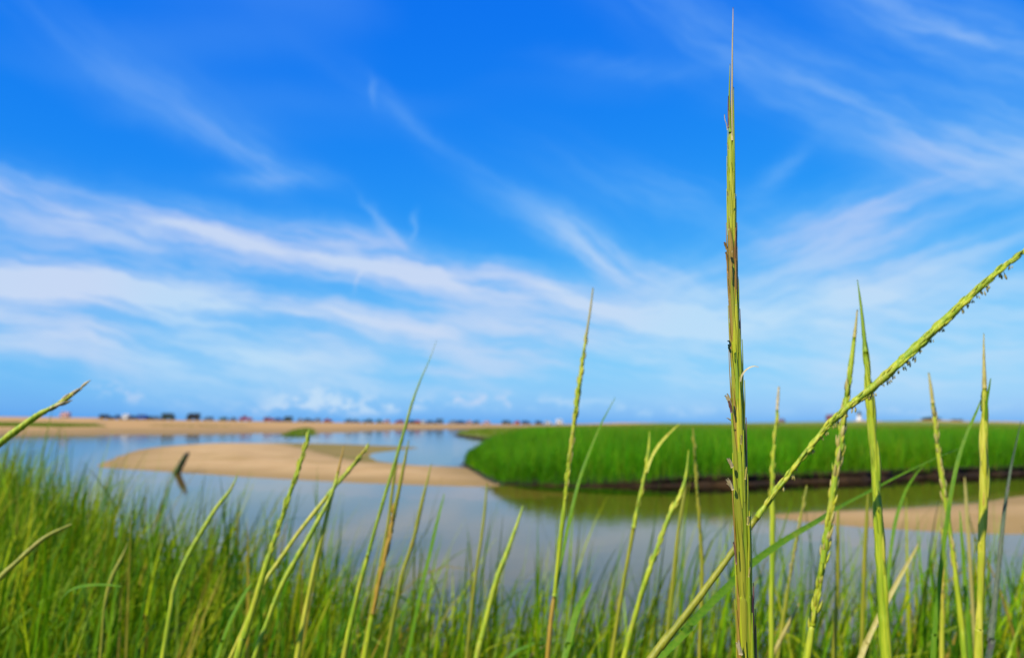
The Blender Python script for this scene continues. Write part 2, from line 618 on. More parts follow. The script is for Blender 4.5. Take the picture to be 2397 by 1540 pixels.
M_marsh = M_marsh0
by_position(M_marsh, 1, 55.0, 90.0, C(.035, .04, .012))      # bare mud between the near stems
by_position(M_beach, 2, 0.25, 0.75, C(.33, .20, .065))       # sand still wet from the tide
by_position(M_sand, 2, 0.0, 0.16, C(.33, .205, .065))
TP = build_terrain()
for k, (nm, mt) in {0: ('creek_bed', M_bed), 1: ('sandbar', M_sand), 2: ('sandbar', M_sand), 3: ('mud_flat', M_flat), 4: ('beach', M_beach),
                    5: ('marsh_ground', M_marsh), 6: ('ground', M_mud)}.items():
    o = link(nm, np_mesh(nm, TP[k][0], TP[k][1]), mt)
    tag(o, kind='structure')

# water: Fresnel mirror over a see-through, lightly tinted body, so the bed shows through shallow places
m, nb, pr, out = new_mat('water')
m.node_tree.nodes.remove(pr)
geo = nb.n('ShaderNodeNewGeometry')
bp = nb.n('ShaderNodeBump')
bp.inputs['Strength'].default_value = 0.35
bp.inputs['Distance'].default_value = 0.006
hgt = nb.m('ADD', nb.m('MULTIPLY', nb.noise(nb.mapping(geo.outputs['Position'], scale=(0.6, 1.6, 1)), 2.2, 3, 0.5), 1.0),
           nb.m('MULTIPLY', nb.noise(geo.outputs['Position'], 9.0, 2, 0.5), 0.25))
nb.put(bp.inputs['Height'], hgt)
fr = nb.n('ShaderNodeFresnel')
fr.inputs['IOR'].default_value = 1.34
nb.put(fr.inputs['Normal'], bp.outputs[0])
gl = nb.n('ShaderNodeBsdfGlossy')
gl.inputs['Roughness'].default_value = 0.03
nb.put(gl.inputs['Normal'], bp.outputs[0])
tp = nb.n('ShaderNodeBsdfTransparent')
tp.inputs[0].default_value = C(.86, .84, .60)
mx = nb.n('ShaderNodeMixShader')
m.node_tree.links.new(fr.outputs[0], mx.inputs[0])
m.node_tree.links.new(tp.outputs[0], mx.inputs[1])
m.node_tree.links.new(gl.outputs[0], mx.inputs[2])
m.node_tree.links.new(mx.outputs[0], out.inputs[0])
M_water = m
ra = np.array([1.0, 10, 50, 200, 800, 2500, 5200])
na = 96
wv = [(0, 0, 0)]
for r_ in ra:
    for j in range(na):
        a = 2 * math.pi * j / na
        wv.append((r_ * math.sin(a), r_ * math.cos(a), 0))
wt = [(0, 1 + (j + 1) % na, 1 + j) for j in range(na)]
wq = []
for i in range(len(ra) - 1):
    for j in range(na):
        a0 = 1 + i * na
        wq.append((a0 + j, a0 + (j + 1) % na, a0 + na + (j + 1) % na, a0 + na + j))
wq = np.array(wq)
o = link('water', np_mesh('water', wv, wq, wt), M_water)
o.data.update()
tag(o, kind='structure')

# eroded mud bank along the front of the marsh
M_bank = mat_ground('mud_bank', C(.026, .014, .006), C(.060, .030, .009), 1.6, 0.85, 0.08, C(.012, .009, .005), 14)


def bank():
    edge = MARSH_EDGE[:-1]
    back = np.array([on_ground(X, Y) for X, Y in _back[4:]])
    line = np.vstack([back, edge])
    seg = np.hypot(*np.diff(line, axis=0).T)
    s = np.concatenate([[0], np.cumsum(seg)])
    # finer towards the front
    u = np.arange(0, s[-1], 0.07)
    x = np.interp(u, s, line[:, 0])
    y = np.interp(u, s, line[:, 1])
    k = np.ones(9) / 9
    xs = np.convolve(np.pad(x, 4, 'edge'), k, 'valid')
    ys = np.convolve(np.pad(y, 4, 'edge'), k, 'valid')
    tx, ty = np.gradient(xs), np.gradient(ys)
    ln = np.hypot(tx, ty)
    nx, ny = ty / ln, -tx / ln           # outward (towards the water)
    chunk = 0.20 * noise2(u, u * 0, 1.4, 21) + 0.10 * noise2(u, u * 0, 5.0, 22)
    low = bank_low(xs, ys)
    prof = [(0.9, -0.30), (0.40, -0.12), (0.16, -0.01), (0.06, 0.06), (0.0, 0.12), (0.0, 0.18), (0.02, 0.24), (0.03, 0.30), (-0.05, 0.345), (-0.5, 0.35), (-1.1, 0.28)]
    V = []
    for i, (off, z) in enumerate(prof):
        j1 = 0.11 * noise2(u, u * 0 + i * 0.8, 4.0, 30) + 0.07 * noise2(u, u * 0 + i * 1.9, 11.0, 31)
        o_ = off + chunk * (1.0 if i > 1 else 0.5) + j1
        zz = z * low + 0.025 * noise2(u, u * 0 + i, 7.0, 60 + i)
        V.append(np.column_stack([xs + nx * o_, ys + ny * o_, zz]))
    V = np.array(V)
    n = len(u)
    q = []
    I, J = np.meshgrid(np.arange(len(prof) - 1), np.arange(n - 1), indexing='ij')
    q = np.column_stack([(I * n + J).ravel(), ((I + 1) * n + J).ravel(), ((I + 1) * n + J + 1).ravel(), (I * n + J + 1).ravel()])
    return np_mesh('mud_bank', V.reshape(-1, 3), q)


tag(link('mud_bank', bank(), M_bank), kind='structure')

# ------------------------------------------------------------------ grass made of many blades
M_leaf = mat_leaf('grass_leaf')


def ribbons(base, azim, length, width, th0, th1, colr, K=6, fold=0.25, power=1.4):
    """blades as curved ribbons; arrays of N. Bends from th0 to th0+th1 away from vertical towards azim."""
    N = len(base)
    base = np.asarray(base)
    hx, hy = np.cos(azim), np.sin(azim)
    pos = base.copy()
    rows = []
    across = 3 if fold else 2
    tw = rng.normal(0, 0.5, N)
    for k in range(K + 1):
        t = k / K
        th = th0 + th1 * t ** power
        w = width * 0.5 * (1 - t ** 2.4) * min(1.0, 0.55 + 1.5 * t) + 0.0002
        nx, nz = np.cos(th), -np.sin(th)
        sx = -hy * np.cos(tw) + hx * nx * np.sin(tw)
        sy = hx * np.cos(tw) + hy * nx * np.sin(tw)
        sz = nz * np.sin(tw)
        S = np.column_stack([sx, sy, sz]) * w[:, None]
        Nn = np.column_stack([hx * nx, hy * nx, nz])
        if across == 3:
            rows += [pos - S, pos + Nn * (w * fold)[:, None], pos + S]
        else:
            rows += [pos - S, pos + S]
        st = length / K
        pos = pos + np.column_stack([hx * np.sin(th) * st, hy * np.sin(th) * st, np.cos(th) * st])
    V = np.stack(rows, axis=1).reshape(-1, 3)           # N, rows, 3
    nv = (K + 1) * across
    q = []
    for k in range(K):
        for c in range(across - 1):
            a0 = k * across + c
            q.append((a0, a0 + 1, a0 + 1 + across, a0 + across))
    q = np.array(q)
    Q = (q[None] + (np.arange(N) * nv)[:, None, None]).reshape(-1, 4)
    return V, Q, np.repeat(colr, nv, axis=0)


def join(chunks):
    vs, qs, cs, off = [], [], [], 0
    for v, q, c in chunks:
        vs.append(v)
        qs.append(q + off)
        cs.append(c)
        off += len(v)
    return np.vstack(vs), np.vstack(qs), np.vstack(cs)


def leaf_colors(N, palette, weights, jit=0.16):
    pal = np.array(palette)
    idx = rng.choice(len(pal), N, p=np.array(weights) / sum(weights))
    c = pal[idx] * (1 + rng.normal(0, jit, (N, 1)))
    return np.clip(c * (1 + rng.normal(0, 0.05, (N, 3))), 0.002, 0.8)


NEAR_PAL = [(.135, .28, .002), (.060, .17, .003), (.23, .35, .003), (.35, .39, .006), (.34, .26, .03), (.32, .44, .04)]
NEAR_W = [4, 4, 4, 2.6, 0.8, 1.0]


def near_grass():
    # culm positions inside the near bank
    n = 92000
    x = rng.uniform(-9, 4.5, n)
    y = rng.uniform(0.9, 12, n)
    s = poly_sd(NEAR, x, y) + 0.15 * noise2(x, y, 2.2, 9)
    infov = np.abs(x) < 0.64 * y + 0.5
    clump = 0.5 + 0.5 * noise2(x, y, 3.0, 40) + 0.35 * noise2(x, y, 11.0, 41)
    side = sstep(x / y, 0.15, -0.12)                     # dense to the left, thin to the right
    dens = (0.85 + 0.35 * side) * np.clip(0.35 + clump, 0.1, 1.4) * np.clip(1.2 - y / 22, 0.4, 1)
    keep = (s > -0.15) & infov & (rng.uniform(0, 1, n) < dens) & (y > 1.15)
    x, y, s = x[keep], y[keep], s[keep]
    z, _ = terrain(x, y)
    n = len(x)
    hgt = (0.62 + 0.10 * noise2(x, y, 2.0, 42)) * (1 + 0.12 * sstep(x / y, -0.36, -0.56)) * np.clip(0.72 + 0.12 * y, 0.8, 1.0) * rng.uniform(0.75, 1.18, n) * np.clip(0.8 + 0.5 * s, 0.72, 1.0)
    chunks = []
    # culms
    azc = rng.normal(0.0, 0.9, n)
    lean = np.abs(rng.normal(0.10, 0.07, n))
    base = np.column_stack([x, y, z - 0.02])
    chunks.append(ribbons(base, azc, hgt * 0.8, np.full(n, 0.006), lean, lean * 0.6, leaf_colors(n, [(.12, .19, .02), (.20, .22, .04), (.22, .17, .05)], [4, 2, 1]), K=3, fold=0.5))
    # leaves
    for k in range(6):
        sel = rng.uniform(0, 1, n) < (0.95 if k < 4 else 0.7)
        nn = sel.sum()
        f = rng.uniform(0.12, 0.78, nn) if k else rng.uniform(0.7, 0.85, nn)
        L = hgt[sel] * f
        a = azc[sel]
        bx = x[sel] + np.cos(a) * np.sin(lean[sel]) * L
        by = y[sel] + np.sin(a) * np.sin(lean[sel]) * L
        bz = z[sel] + np.cos(lean[sel]) * L
        az_ = rng.normal(0.0, 1.15, nn)
        ln = hgt[sel] * rng.uniform(0.35, 0.75, nn)
        th0 = np.abs(rng.normal(0.18, 0.12, nn)) + (0.0 if k == 0 else 0.06)
        th1 = np.abs(rng.normal(0.45, 0.35, nn)) * (0.5 if k == 0 else 1.0)
        brk = rng.uniform(0, 1, nn) < 0.12
        th1 = np.where(brk, rng.uniform(1.4, 2.3, nn), th1)
        wd = rng.uniform(0.0045, 0.0095, nn)
        chunks.append(ribbons(np.column_stack([bx, by, bz]), az_, ln, wd, th0, th1, leaf_colors(nn, NEAR_PAL, NEAR_W), K=6))
    # loose bent leaves lying over the top of the mass
    nn = 420
    y = rng.uniform(1.25, 4.2, nn)
    x = y * rng.uniform(-0.62, 0.25, nn)
    ok = poly_sd(NEAR, x, y) > 0.2
    x, y = x[ok], y[ok]
    nn = len(x)
    z = GROUND_Z + rng.uniform(0.28, 0.58, nn)
    chunks.append(ribbons(np.column_stack([x, y, z]), rng.normal(0.1, 1.2, nn), rng.uniform(0.22, 0.42, nn), rng.uniform(0.007, 0.0125, nn), rng.uniform(0.1, 0.6, nn),
                          rng.uniform(0.9, 2.2, nn), leaf_colors(nn, [(.17, .29, .03), (.26, .32, .06), (.12, .27, .03), (.30, .26, .07)], [4, 3, 3, 1]), K=8))
    return join(chunks)


v, q, c = near_grass()
o = link('marsh_grass', np_mesh('marsh_grass', v, q, colors=c), M_leaf)
tag(o, 'dense mass of green marsh grass along the near bank', 'grass', kind='stuff')
print('near grass quads', len(q))

ISL_PAL = [(.085, .310, .001), (.060, .255, .001), (.125, .350, .002), (.20, .35, .003), (.26, .29, .02)]
ISL_W = [5, 4, 4, 1.5, 0.5]


def far_mix(r, a_, b_):
    f = (sstep(r, 32, 70) > rng.uniform(0, 1, len(r)))[:, None]      # shorter yellower hay grass grows on the high marsh
    return np.where(f, b_, a_)


def island_grass():
    chunks = []
    # front fringe
    n = 170000
    x = rng.uniform(-3, 26, n)
    y = rng.uniform(19, 46, n)
    s = poly_sd(MARSH, x, y)
    infov = (x < 0.62 * y + 1) & (x > -0.1 * y)
    pr_ = np.clip(1.15 - s / 9.0, 0.25, 1.0)
    keep = (s > -0.10) & (s < 14) & infov & (rng.uniform(0, 1, n) < pr_)
    x, y, s = x[keep], y[keep], s[keep]
    n = len(x)
    X = W0 / 2 + F0 * x / y
    hh = np.clip(0.62 + s / 1.6, 0.5, 1.0) * (0.62 + 0.38 * sstep(X, 1085, 1260))
    L = 1.0 * hh * rng.uniform(0.70, 1.08, n) * (1 + 0.13 * noise2(x, y, 1.2, 51) + 0.08 * noise2(x, y, 4.0, 52))
    lw = bank_low(x, y)
    z = np.where(s > 0.45, 0.33 * (lw + (1 - lw) * sstep(s, 0.4, 3.0)), 0.33 * lw) - np.where(s < 0.15, 0.22 * lw * rng.uniform(0, 1, n), 0)
    a = rng.normal(0.3, 1.4, n)
    # blades at the very edge lean out over the bank
    out_ = s < 0.40
    a = np.where(out_ & (rng.uniform(0, 1, n) < 0.6), -math.pi / 2 + rng.normal(0, 0.6, n), a)
    th1 = np.abs(rng.normal(0.28, 0.2, n)) + np.where(out_, np.abs(rng.normal(0.9, 0.7, n)), 0)
    chunks.append(ribbons(np.column_stack([x, y, z]), a, L, rng.uniform(0.009, 0.017, n), np.abs(rng.normal(0.1, 0.07, n)), th1,
                          leaf_colors(n, ISL_PAL, ISL_W) * (1 + 0.30 * noise2(x, y, 0.9, 53) + 0.22 * noise2(x, y, 3.0, 54))[:, None] * (1 + 0.5 * np.clip(noise2(x, y, 0.5, 55), 0, 1)[:, None] * np.array([[1.6, 0.25, 0.5]])), K=4, fold=0))
    # the marsh farther back, coarser and coarser
    n = 60000
    r = 24 * np.exp(rng.uniform(0, 1, n) * math.log(230 / 24))
    tx = rng.uniform(-0.10, 0.66, n)
    y = r
    x = tx * r
    s = poly_sd(MARSH, x, y)
    keep = (s > 0.4)
    x, y, r = x[keep], y[keep], r[keep]
    n = len(x)
    z, _ = terrain(x, y)
    L = 0.98 * rng.uniform(0.8, 1.08, n) * np.where(r > 45, np.clip(1.0 - (r - 45) / 90, 0.42, 1.0), 1.0) * np.clip(0.5 + s[keep] / 2, 0.5, 1)
    chunks.append(ribbons(np.column_stack([x, y, z]), rng.normal(0.3, 1.5, n), L, 0.0009 * r * rng.uniform(0.6, 1.3, n), np.abs(rng.normal(0.1, 0.08, n)),
                          np.abs(rng.normal(0.3, 0.2, n)), far_mix(r, leaf_colors(n, ISL_PAL, ISL_W), leaf_colors(n, [(.20, .27, .015), (.16, .26, .012), (.28, .27, .05)], [4, 4, 2])), K=2, fold=0))
    return join(chunks)


v, q, c = island_grass()
o = link('island_grass', np_mesh('island_grass', v, q, colors=c), M_leaf)
tag(o, 'tall even green grass covering the marsh island', 'grass', kind='stuff')
print('island grass quads', len(q))


def tuft_patch(name, label, pts, n, hmax, pal, wt, wd, core=0.3):
    poly = px_poly(pts, 4)
    lo, hi = poly.min(0), poly.max(0)
    x = rng.uniform(lo[0], hi[0], n)
    y = rng.uniform(lo[1], hi[1], n)
    s = poly_sd(poly, x, y)
    k = s > 0
    x, y, s = x[k], y[k], s[k]
    z, _ = terrain(x, y)
    z = np.maximum(z, -0.02)
    m_ = len(x)
    L = hmax * rng.uniform(0.6, 1.0, m_) * np.clip(0.3 + s / 2.0, 0.3, 1)
    V, Q, cl = ribbons(np.column_stack([x, y, z]), rng.uniform(-3.1, 3.1, m_), L, rng.uniform(0.6, 1.2, m_) * wd, np.abs(rng.normal(0.1, 0.1, m_)),
                       np.abs(rng.normal(0.4, 0.3, m_)), leaf_colors(m_, pal, wt), K=3, fold=0)
    o = link(name, np_mesh(name, V, Q, colors=cl), M_leaf)
    tag(o, label, 'grass', kind='stuff')


G1 = [(.13, .26, .008), (.18, .29, .01), (.24, .26, .04)]
tuft_patch('grass_patch', 'small green grass patch at the water edge of the far beach',
           [(655, 1019), (672, 1013), (700, 1009), (735, 1009), (738, 1018), (700, 1021)], 9000, 0.5, G1, [4, 3, 1], 0.05)
tuft_patch('grass_strip', 'long thin green grass strip low on the far beach at left',
           [(-200, 1008), (0, 1007.5), (150, 1008), (250, 1009), (150, 1010.5), (0, 1010.5), (-200, 1011)], 22000, 0.62, G1, [4, 3, 1], 0.06)
tuft_patch('grass_strip', 'faint thin olive grass strip in the middle of the far beach',
           [(340, 1006.5), (450, 1006), (600, 1006.5), (500, 1008.5), (380, 1008.5)], 1500, 0.3, [(.22, .21, .06), (.17, .2, .04)], [1, 1], 0.06)

# ------------------------------------------------------------------ single stalks and blades that can be told apart
M = {}
M['green'] = mat_plant('stalk_green', C(.17, .29, .008), C(.30, .40, .015), C(.38, .41, .03))
M['lime'] = mat_plant('stalk_lime', C(.24, .37, .008), C(.50, .54, .020), C(.44, .40, .03))
M['yellow'] = mat_plant('stalk_yellow', C(.40, .44, .014), C(.60, .55, .05), C(.46, .34, .03))
M['olive'] = mat_plant('stalk_olive', C(.25, .27, .012), C(.36, .34, .02), C(.36, .27, .03))
M['tan'] = mat_plant('stalk_tan', C(.42, .34, .07), C(.50, .42, .12), C(.36, .34, .04))
M['straw'] = mat_plant('dry_straw', C(.52, .40, .17), C(.62, .50, .26), C(.38, .27, .09), trans=0.2)
M['orange'] = mat_plant('stalk_orange', C(.42, .24, .02), C(.50, .32, .05), C(.34, .28, .02))
M['brown'] = mat_plant('husk_brown', C(.30, .18, .025), C(.40, .27, .04), C(.30, .29, .03), fleck=C(.55, .42, .2))
M['rust'] = mat_plant('husk_rust', C(.30, .12, .02), C(.38, .22, .03), C(.22, .10, .04))
M['purple'] = mat_plant('husk_purple', C(.16, .07, .06), C(.26, .12, .08), C(.30, .20, .06))
M['dark'] = mat_plant('leaf_dark', C(.02, .045, .012), C(.04, .08, .02), C(.06, .04, .04))
M['leaf'] = mat_plant('leaf_green', C(.10, .25, .006), C(.16, .30, .008), C(.24, .33, .02), trans=0.4, spec=0.2)
M['husk'] = mat_plant('husk_green', C(.24, .34, .010), C(.40, .45, .015), C(.38, .34, .03), fleck=C(.50, .45, .12))
M['husk_y'] = mat_plant('husk_yellow', C(.44, .46, .012), C(.56, .52, .03), C(.32, .40, .012), fleck=C(.55, .45, .15))


def catmull(P_, n):
    P_ = np.asarray(P_, dtype=float)
    m_ = len(P_)
    out_ = []
    for i in range(m_ - 1):
        p0 = P_[max(i - 1, 0)]
        p1, p2 = P_[i], P_[i + 1]
        p3 = P_[min(i + 2, m_ - 1)]
        for k in range(n):
            t = k / n
            out_.append(0.5 * ((2 * p1) + (p2 - p0) * t + (2 * p0 - 5 * p1 + 4 * p2 - p3) * t * t + (3 * p1 - p0 - 3 * p2 + p3) * t ** 3))
    out_.append(P_[-1])
    return np.array(out_)


def px_path(pts, d, dtop=None, root=True, n=6):
    """pts: (X, Y, width) from the tip down. Returns rows x, y, z, radius, Y from the tip to the root in the mud."""
    dtop = d if dtop is None else dtop
    rows = []
    m_ = len(pts)
    for i, (X, Y, w_) in enumerate(pts):
        t = i / max(1, m_ - 1)
        dd = dtop + (d - dtop) * t
        p = at_depth(X, Y, dd)
        dist = np.linalg.norm(p - np.array([0, 0, EYE]))
        rows.append([p[0], p[1], p[2], 0.5 * w_ / F0 * dist, Y])
    rows = np.array(rows)
    if root:
        e, e0 = rows[-1], rows[-2]
        dz = e0[2] - e[2]
        sx, sy = (e[0] - e0[0]) / max(dz, 1e-3), (e[1] - e0[1]) / max(dz, 1e-3)
        sx, sy = np.clip(sx, -1.5, 1.5), np.clip(sy, -0.6, 0.6)
        gz = GROUND_Z - 0.03
        H = e[2] - gz
        ext = []
        for f in (0.2, 0.45, 0.72, 1.0):
            k = f - 0.5 * f * f                 # the lean straightens towards the root
            ext.append([e[0] + sx * H * k, e[1] + sy * H * k, e[2] - H * f, max(e[3] * (1 - 0.15 * f), 0.0016), 1540 + 3000 * f])
        rows = np.vstack([rows, ext])
    sm = catmull(rows, n)
    sm[:, 3] = np.maximum(sm[:, 3], 0.0002)
    return sm


def frames(path):
    p = path[:, :3]
    T = np.gradient(p, axis=0)
    T /= np.linalg.norm(T, axis=1)[:, None]
    T = -T                                   # pointing up the stalk (path runs tip to root)
    V_ = np.array([0, 1.0, 0])               # depth
    S = np.cross(T, V_)
    S /= np.linalg.norm(S, axis=1)[:, None]  # to the right in the picture
    N = np.cross(S, T)                       # N points away from the viewer or towards; make it face the viewer
    N = np.where((N[:, 1] > 0)[:, None], -N, N)
    return p, T, S, N


def tube(path, sides=8, rscale=1.0, wob=0.06, flat=1.0, seed=0):
    p, T, S, N = frames(path)
    rr = np.random.default_rng(seed)
    n = len(p)
    a = np.linspace(0, 2 * math.pi, sides, endpoint=False)
    rad = path[:, 3] * rscale
    V_ = []
    for i in range(n):
        r_ = rad[i] * (1 + rr.normal(0, wob, sides))
        V_.append(p[i] + np.cos(a)[:, None] * S[i] * r_[:, None] + np.sin(a)[:, None] * N[i] * (r_ * flat)[:, None])
    V_ = np.vstack(V_)
    q = []
    for i in range(n - 1):
        for k in range(sides):
            q.append((i * sides + k, i * sides + (k + 1) % sides, (i + 1) * sides + (k + 1) % sides, (i + 1) * sides + k))
    tr = [(0, k, k + 1) for k in range(1, sides - 1)]
    e = (n - 1) * sides
    tr += [(e, e + k + 1, e + k) for k in range(1, sides - 1)]
    return V_, np.array(q), np.array(tr)


def strip(path, roll=0.3, fold=0.2, thick=0.00025, rollvar=0.25):
    """leaf blade with a keel along a path"""
    p, T, S, N = frames(path)
    n = len(p)
    V_ = []
    rol = -roll - rollvar * np.sin(np.linspace(0, 3.0, n))
    for i in range(n):
        s_ = S[i] * math.cos(rol[i]) + N[i] * math.sin(rol[i])
        nn = N[i] * math.cos(rol[i]) - S[i] * math.sin(rol[i])
        w_ = path[i, 3]
        V_ += [p[i] - s_ * w_, p[i] - s_ * w_ * 0.45 - nn * w_ * fold * 0.7, p[i] - nn * w_ * fold, p[i] + s_ * w_ * 0.45 - nn * w_ * fold * 0.7, p[i] + s_ * w_]
    q = []
    for i in range(n - 1):
        a0, b0 = i * 5, (i + 1) * 5
        for k in range(4):
            q.append((a0 + k, a0 + k + 1, b0 + k + 1, b0 + k))
    return np.array(V_), np.array(q), None


def scale_mesh(path, i0, i1, phi, wid, out0=0.75, out1=1.1, lift=0.0, n=9, m_=4):
    """one pointed husk lying against a stalk from path index i0 (base) up to i1 (tip), at angle phi round it"""
    p, T, S, N = frames(path)
    V_ = []
    for a in range(n + 1):
        t = a / n
        f = i0 + (i1 - i0) * t
        k = int(min(max(f, 0), len(p) - 2))
        fr_ = f - k
        c_ = p[k] * (1 - fr_) + p[k + 1] * fr_
        r_ = path[k, 3] * (1 - fr_) + path[k + 1, 3] * fr_
        ww = wid * (math.sin(math.pi * min(1, (t * 0.86 + 0.12)) ** 0.8)) * (1 - t ** 4) + 0.0001
        off = r_ * (out0 + (out1 - out0) * math.sin(t * math.pi * 0.55)) + lift * t * t
        for bb in range(m_ + 1):
            s_ = (bb / m_ - 0.5) * 2
            da = s_ * ww / max(r_, 0.0015)
            da = max(-1.25, min(1.25, da))
            dirv = S[k] * math.cos(phi + da) + N[k] * math.sin(phi + da)
            V_.append(c_ + dirv * off * (1 - 0.10 * s_ * s_))
    q = []
    for a in range(n):
        for bb in range(m_):
            o_ = a * (m_ + 1) + bb
            q.append((o_, o_ + 1, o_ + m_ + 2, o_ + m_ + 1))
    return np.array(V_), np.array(q)


def spikelet_mesh(name='spikelet'):
    """unit husk along +Z, keel towards +X"""
    V_, q = [], []
    n, m_ = 5, 4
    for a in range(n + 1):
        t = a / n
        w_ = 0.13 * math.sin(math.pi * (0.1 + 0.9 * t) ** 0.75) + 0.004
        for bb in range(m_):
            an = 2 * math.pi * bb / m_
            V_.append((0.8 * w_ * math.cos(an) + 0.04 * math.sin(t * 2.6), w_ * math.sin(an), t))
    for a in range(n):
        for bb in range(m_):
            q.append((a * m_ + bb, a * m_ + (bb + 1) % m_, (a + 1) * m_ + (bb + 1) % m_, (a + 1) * m_ + bb))
    return np.array(V_), np.array(q)


SPV, SPQ = spikelet_mesh()
SPIKELET = {}


def spikelet_data(mat):
    if mat not in SPIKELET:
        me = np_mesh('spikelet', SPV, SPQ)
        me.materials.append(M[mat])
        SPIKELET[mat] = me
    return SPIKELET[mat]


def anther_mesh():
    V_, q = [], []
    rr = np.random.default_rng(5)
    for k, (dx, dy, ln, tilt) in enumerate([(-.22, .05, 1.0, -.12), (.05, -.1, .85, .05), (.25, .12, .62, .18)]):
        o_ = len(V_)
        for a, (t, w_) in enumerate([(0, .03), (.25, .05), (.45, .13), (.75, .14), (1.0, .04)]):
            for bb in range(4):
                an = math.pi / 2 * bb
                V_.append((dx + tilt * t + w_ * math.cos(an), dy + w_ * math.sin(an), -t * ln))
        for a in range(4):
            for bb in range(4):
                q.append((o_ + a * 4 + bb, o_ + a * 4 + (bb + 1) % 4, o_ + (a + 1) * 4 + (bb + 1) % 4, o_ + (a + 1) * 4 + bb))
    me = np_mesh('anther_cluster', np.array(V_), np.array(q))
    me.materials.append(M['tan'])
    return me


ANTHER = anther_mesh()


def rebase(V_, base):
    return np.asarray(V_) - np.asarray(base)[None]


def sub_path(path, y0, y1):
    k = (path[:, 4] >= y0) & (path[:, 4] <= y1)
    return path[k]


def add_spikelets(root, base, path, y0, y1, mats, size, step, joined, seed, splay=0.10, slim=1.0, rows=(0, math.pi, 1.2, 2.2, 4.4)):
    """overlapping husks along the stalk between the levels y0 (upper) and y1 (lower)"""
    rr = np.random.default_rng(seed)
    p, T, S, N = frames(path)
    seg = np.linalg.norm(np.diff(p, axis=0), axis=1)
    s = np.concatenate([[0], np.cumsum(seg)])
    k = np.where((path[:, 4] >= y0) & (path[:, 4] <= y1))[0]
    s0, s1 = s[k[0]], s[k[-1]]
    u = s0
    V_all, Q_all, off = [], [], 0
    i = 0
    while u < s1:
        kk = min(int(np.searchsorted(s, u)), len(p) - 1)
        phi = rows[i % len(rows)] + rr.normal(0, 0.6)
        dirv = S[kk] * math.cos(phi) + N[kk] * math.sin(phi)
        L = size * rr.uniform(0.6, 1.4)
        sp = splay * rr.uniform(0.2, 1.7)
        zax = T[kk] * math.cos(sp) + dirv * math.sin(sp)
        zax /= np.linalg.norm(zax)
        yax = np.cross(zax, dirv)
        yax /= np.linalg.norm(yax)
        xax = np.cross(yax, zax)
        pos = p[kk] + dirv * path[kk, 3] * 0.52 - np.asarray(base)
        Mx = Matrix(((xax[0], yax[0], zax[0], pos[0]), (xax[1], yax[1], zax[1], pos[1]), (xax[2], yax[2], zax[2], pos[2]), (0, 0, 0, 1)))
        wsc = L * rr.uniform(0.85, 1.25) * slim
        if joined:
            A = np.array(Mx)
            V_all.append((SPV * np.array([wsc, wsc, L])) @ A[:3, :3].T + A[:3, 3])
            Q_all.append(SPQ + off)
            off += len(SPV)
        else:
            o_ = bpy.data.objects.new('spikelet', spikelet_data(mats[rr.integers(len(mats))]))
            col.objects.link(o_)
            o_.parent = root
            o_.matrix_basis = Mx @ Matrix.Diagonal((wsc, wsc, L, 1))
        u += step * rr.uniform(0.4, 1.6)
        i += 1
    if joined and V_all:
        o_ = link('spikelets', np_mesh('spikelets', np.vstack(V_all), np.vstack(Q_all)), M[mats[0]], root)
        tag(o_, kind='stuff')


def stalk(label, pts, d, mat, dtop=None, spike=None, leafs=(), name='cordgrass_stalk', cat='grass stalk', group='flowering grass stalks', seed=1,
          top=None, lower=None):
    """a flowering stalk. spike = (y0, y1, materials, husk length, step, joined); top = (Y, material) upper part in another colour;
    lower = (Y, material) likewise for the lower stem; leafs = [(pts, dtop, material, roll)]"""
    path = px_path(pts, d, dtop)
    base = path[-1, :3] + np.array([0, 0, 0.03])
    if not (spike or leafs or top or lower):
        V_, q_, t_ = tube(path, 8, seed=seed)
        o_ = link(name, np_mesh(name, rebase(V_, base), q_, t_), M[mat])
        o_.location = base
        return tag(o_, label, cat, group), base, path
    root = empty(name, base)
    tag(root, label, cat, group)
    cuts = [(-1e9, 1e9, mat, 'stem')]
    if top:
        cuts = [(-1e9, top[0], top[1], 'tip'), (top[0], 1e9, mat, 'stem')]
    if lower:
        a_, b_, m_, n_ = cuts.pop()
        cuts += [(a_, lower[0], m_, 'stem'), (lower[0], 1e9, lower[1], 'sheath')]
    ys = path[:, 4]
    for (a_, b_, m_, n_) in cuts:
        k = np.where((ys >= a_) & (ys <= b_))[0]
        lo, hi = max(k[0] - 1, 0), k[-1]
        sub = path[lo:hi + 1]
        if spike and n_ == 'stem':
            sub = sub.copy()
            inside = (sub[:, 4] >= spike[0]) & (sub[:, 4] <= spike[1])
            sub[inside, 3] *= 0.92 if len(spike) > 6 and spike[6] < 0.03 else 0.74
        V_, q_, t_ = tube(sub, 8, seed=seed)
        link(n_, np_mesh(n_, rebase(V_, base), q_, t_), M[m_], root)
    if spike:
        y0, y1, mats, size, step, joined = spike[:6]
        add_spikelets(root, base, path, y0, y1, mats, size, step, joined, seed, *spike[6:])
    for (lp, ld, lm, roll) in leafs:
        lpath = px_path(lp, d, ld, root=False)
        V_, q_, t_ = strip(lpath, roll)
        link('leaf', np_mesh('leaf', rebase(V_, base), q_, t_), M[lm], root)
    return root, base, path


def blade(label, pts, d, mat, dtop=None, roll=0.3, group='single leaf blades', sheath=True):
    """a single long leaf; one mesh, standing in the mud"""
    path = px_path(pts, d, dtop)
    base = path[-1, :3] + np.array([0, 0, 0.03])
    V_, q_, t_ = strip(path, roll)
    o_ = link('grass_blade', np_mesh('grass_blade', rebase(V_, base), q_, t_), M[mat])
    o_.location = base
    tag(o_, label, 'grass blade', group)
    return o_


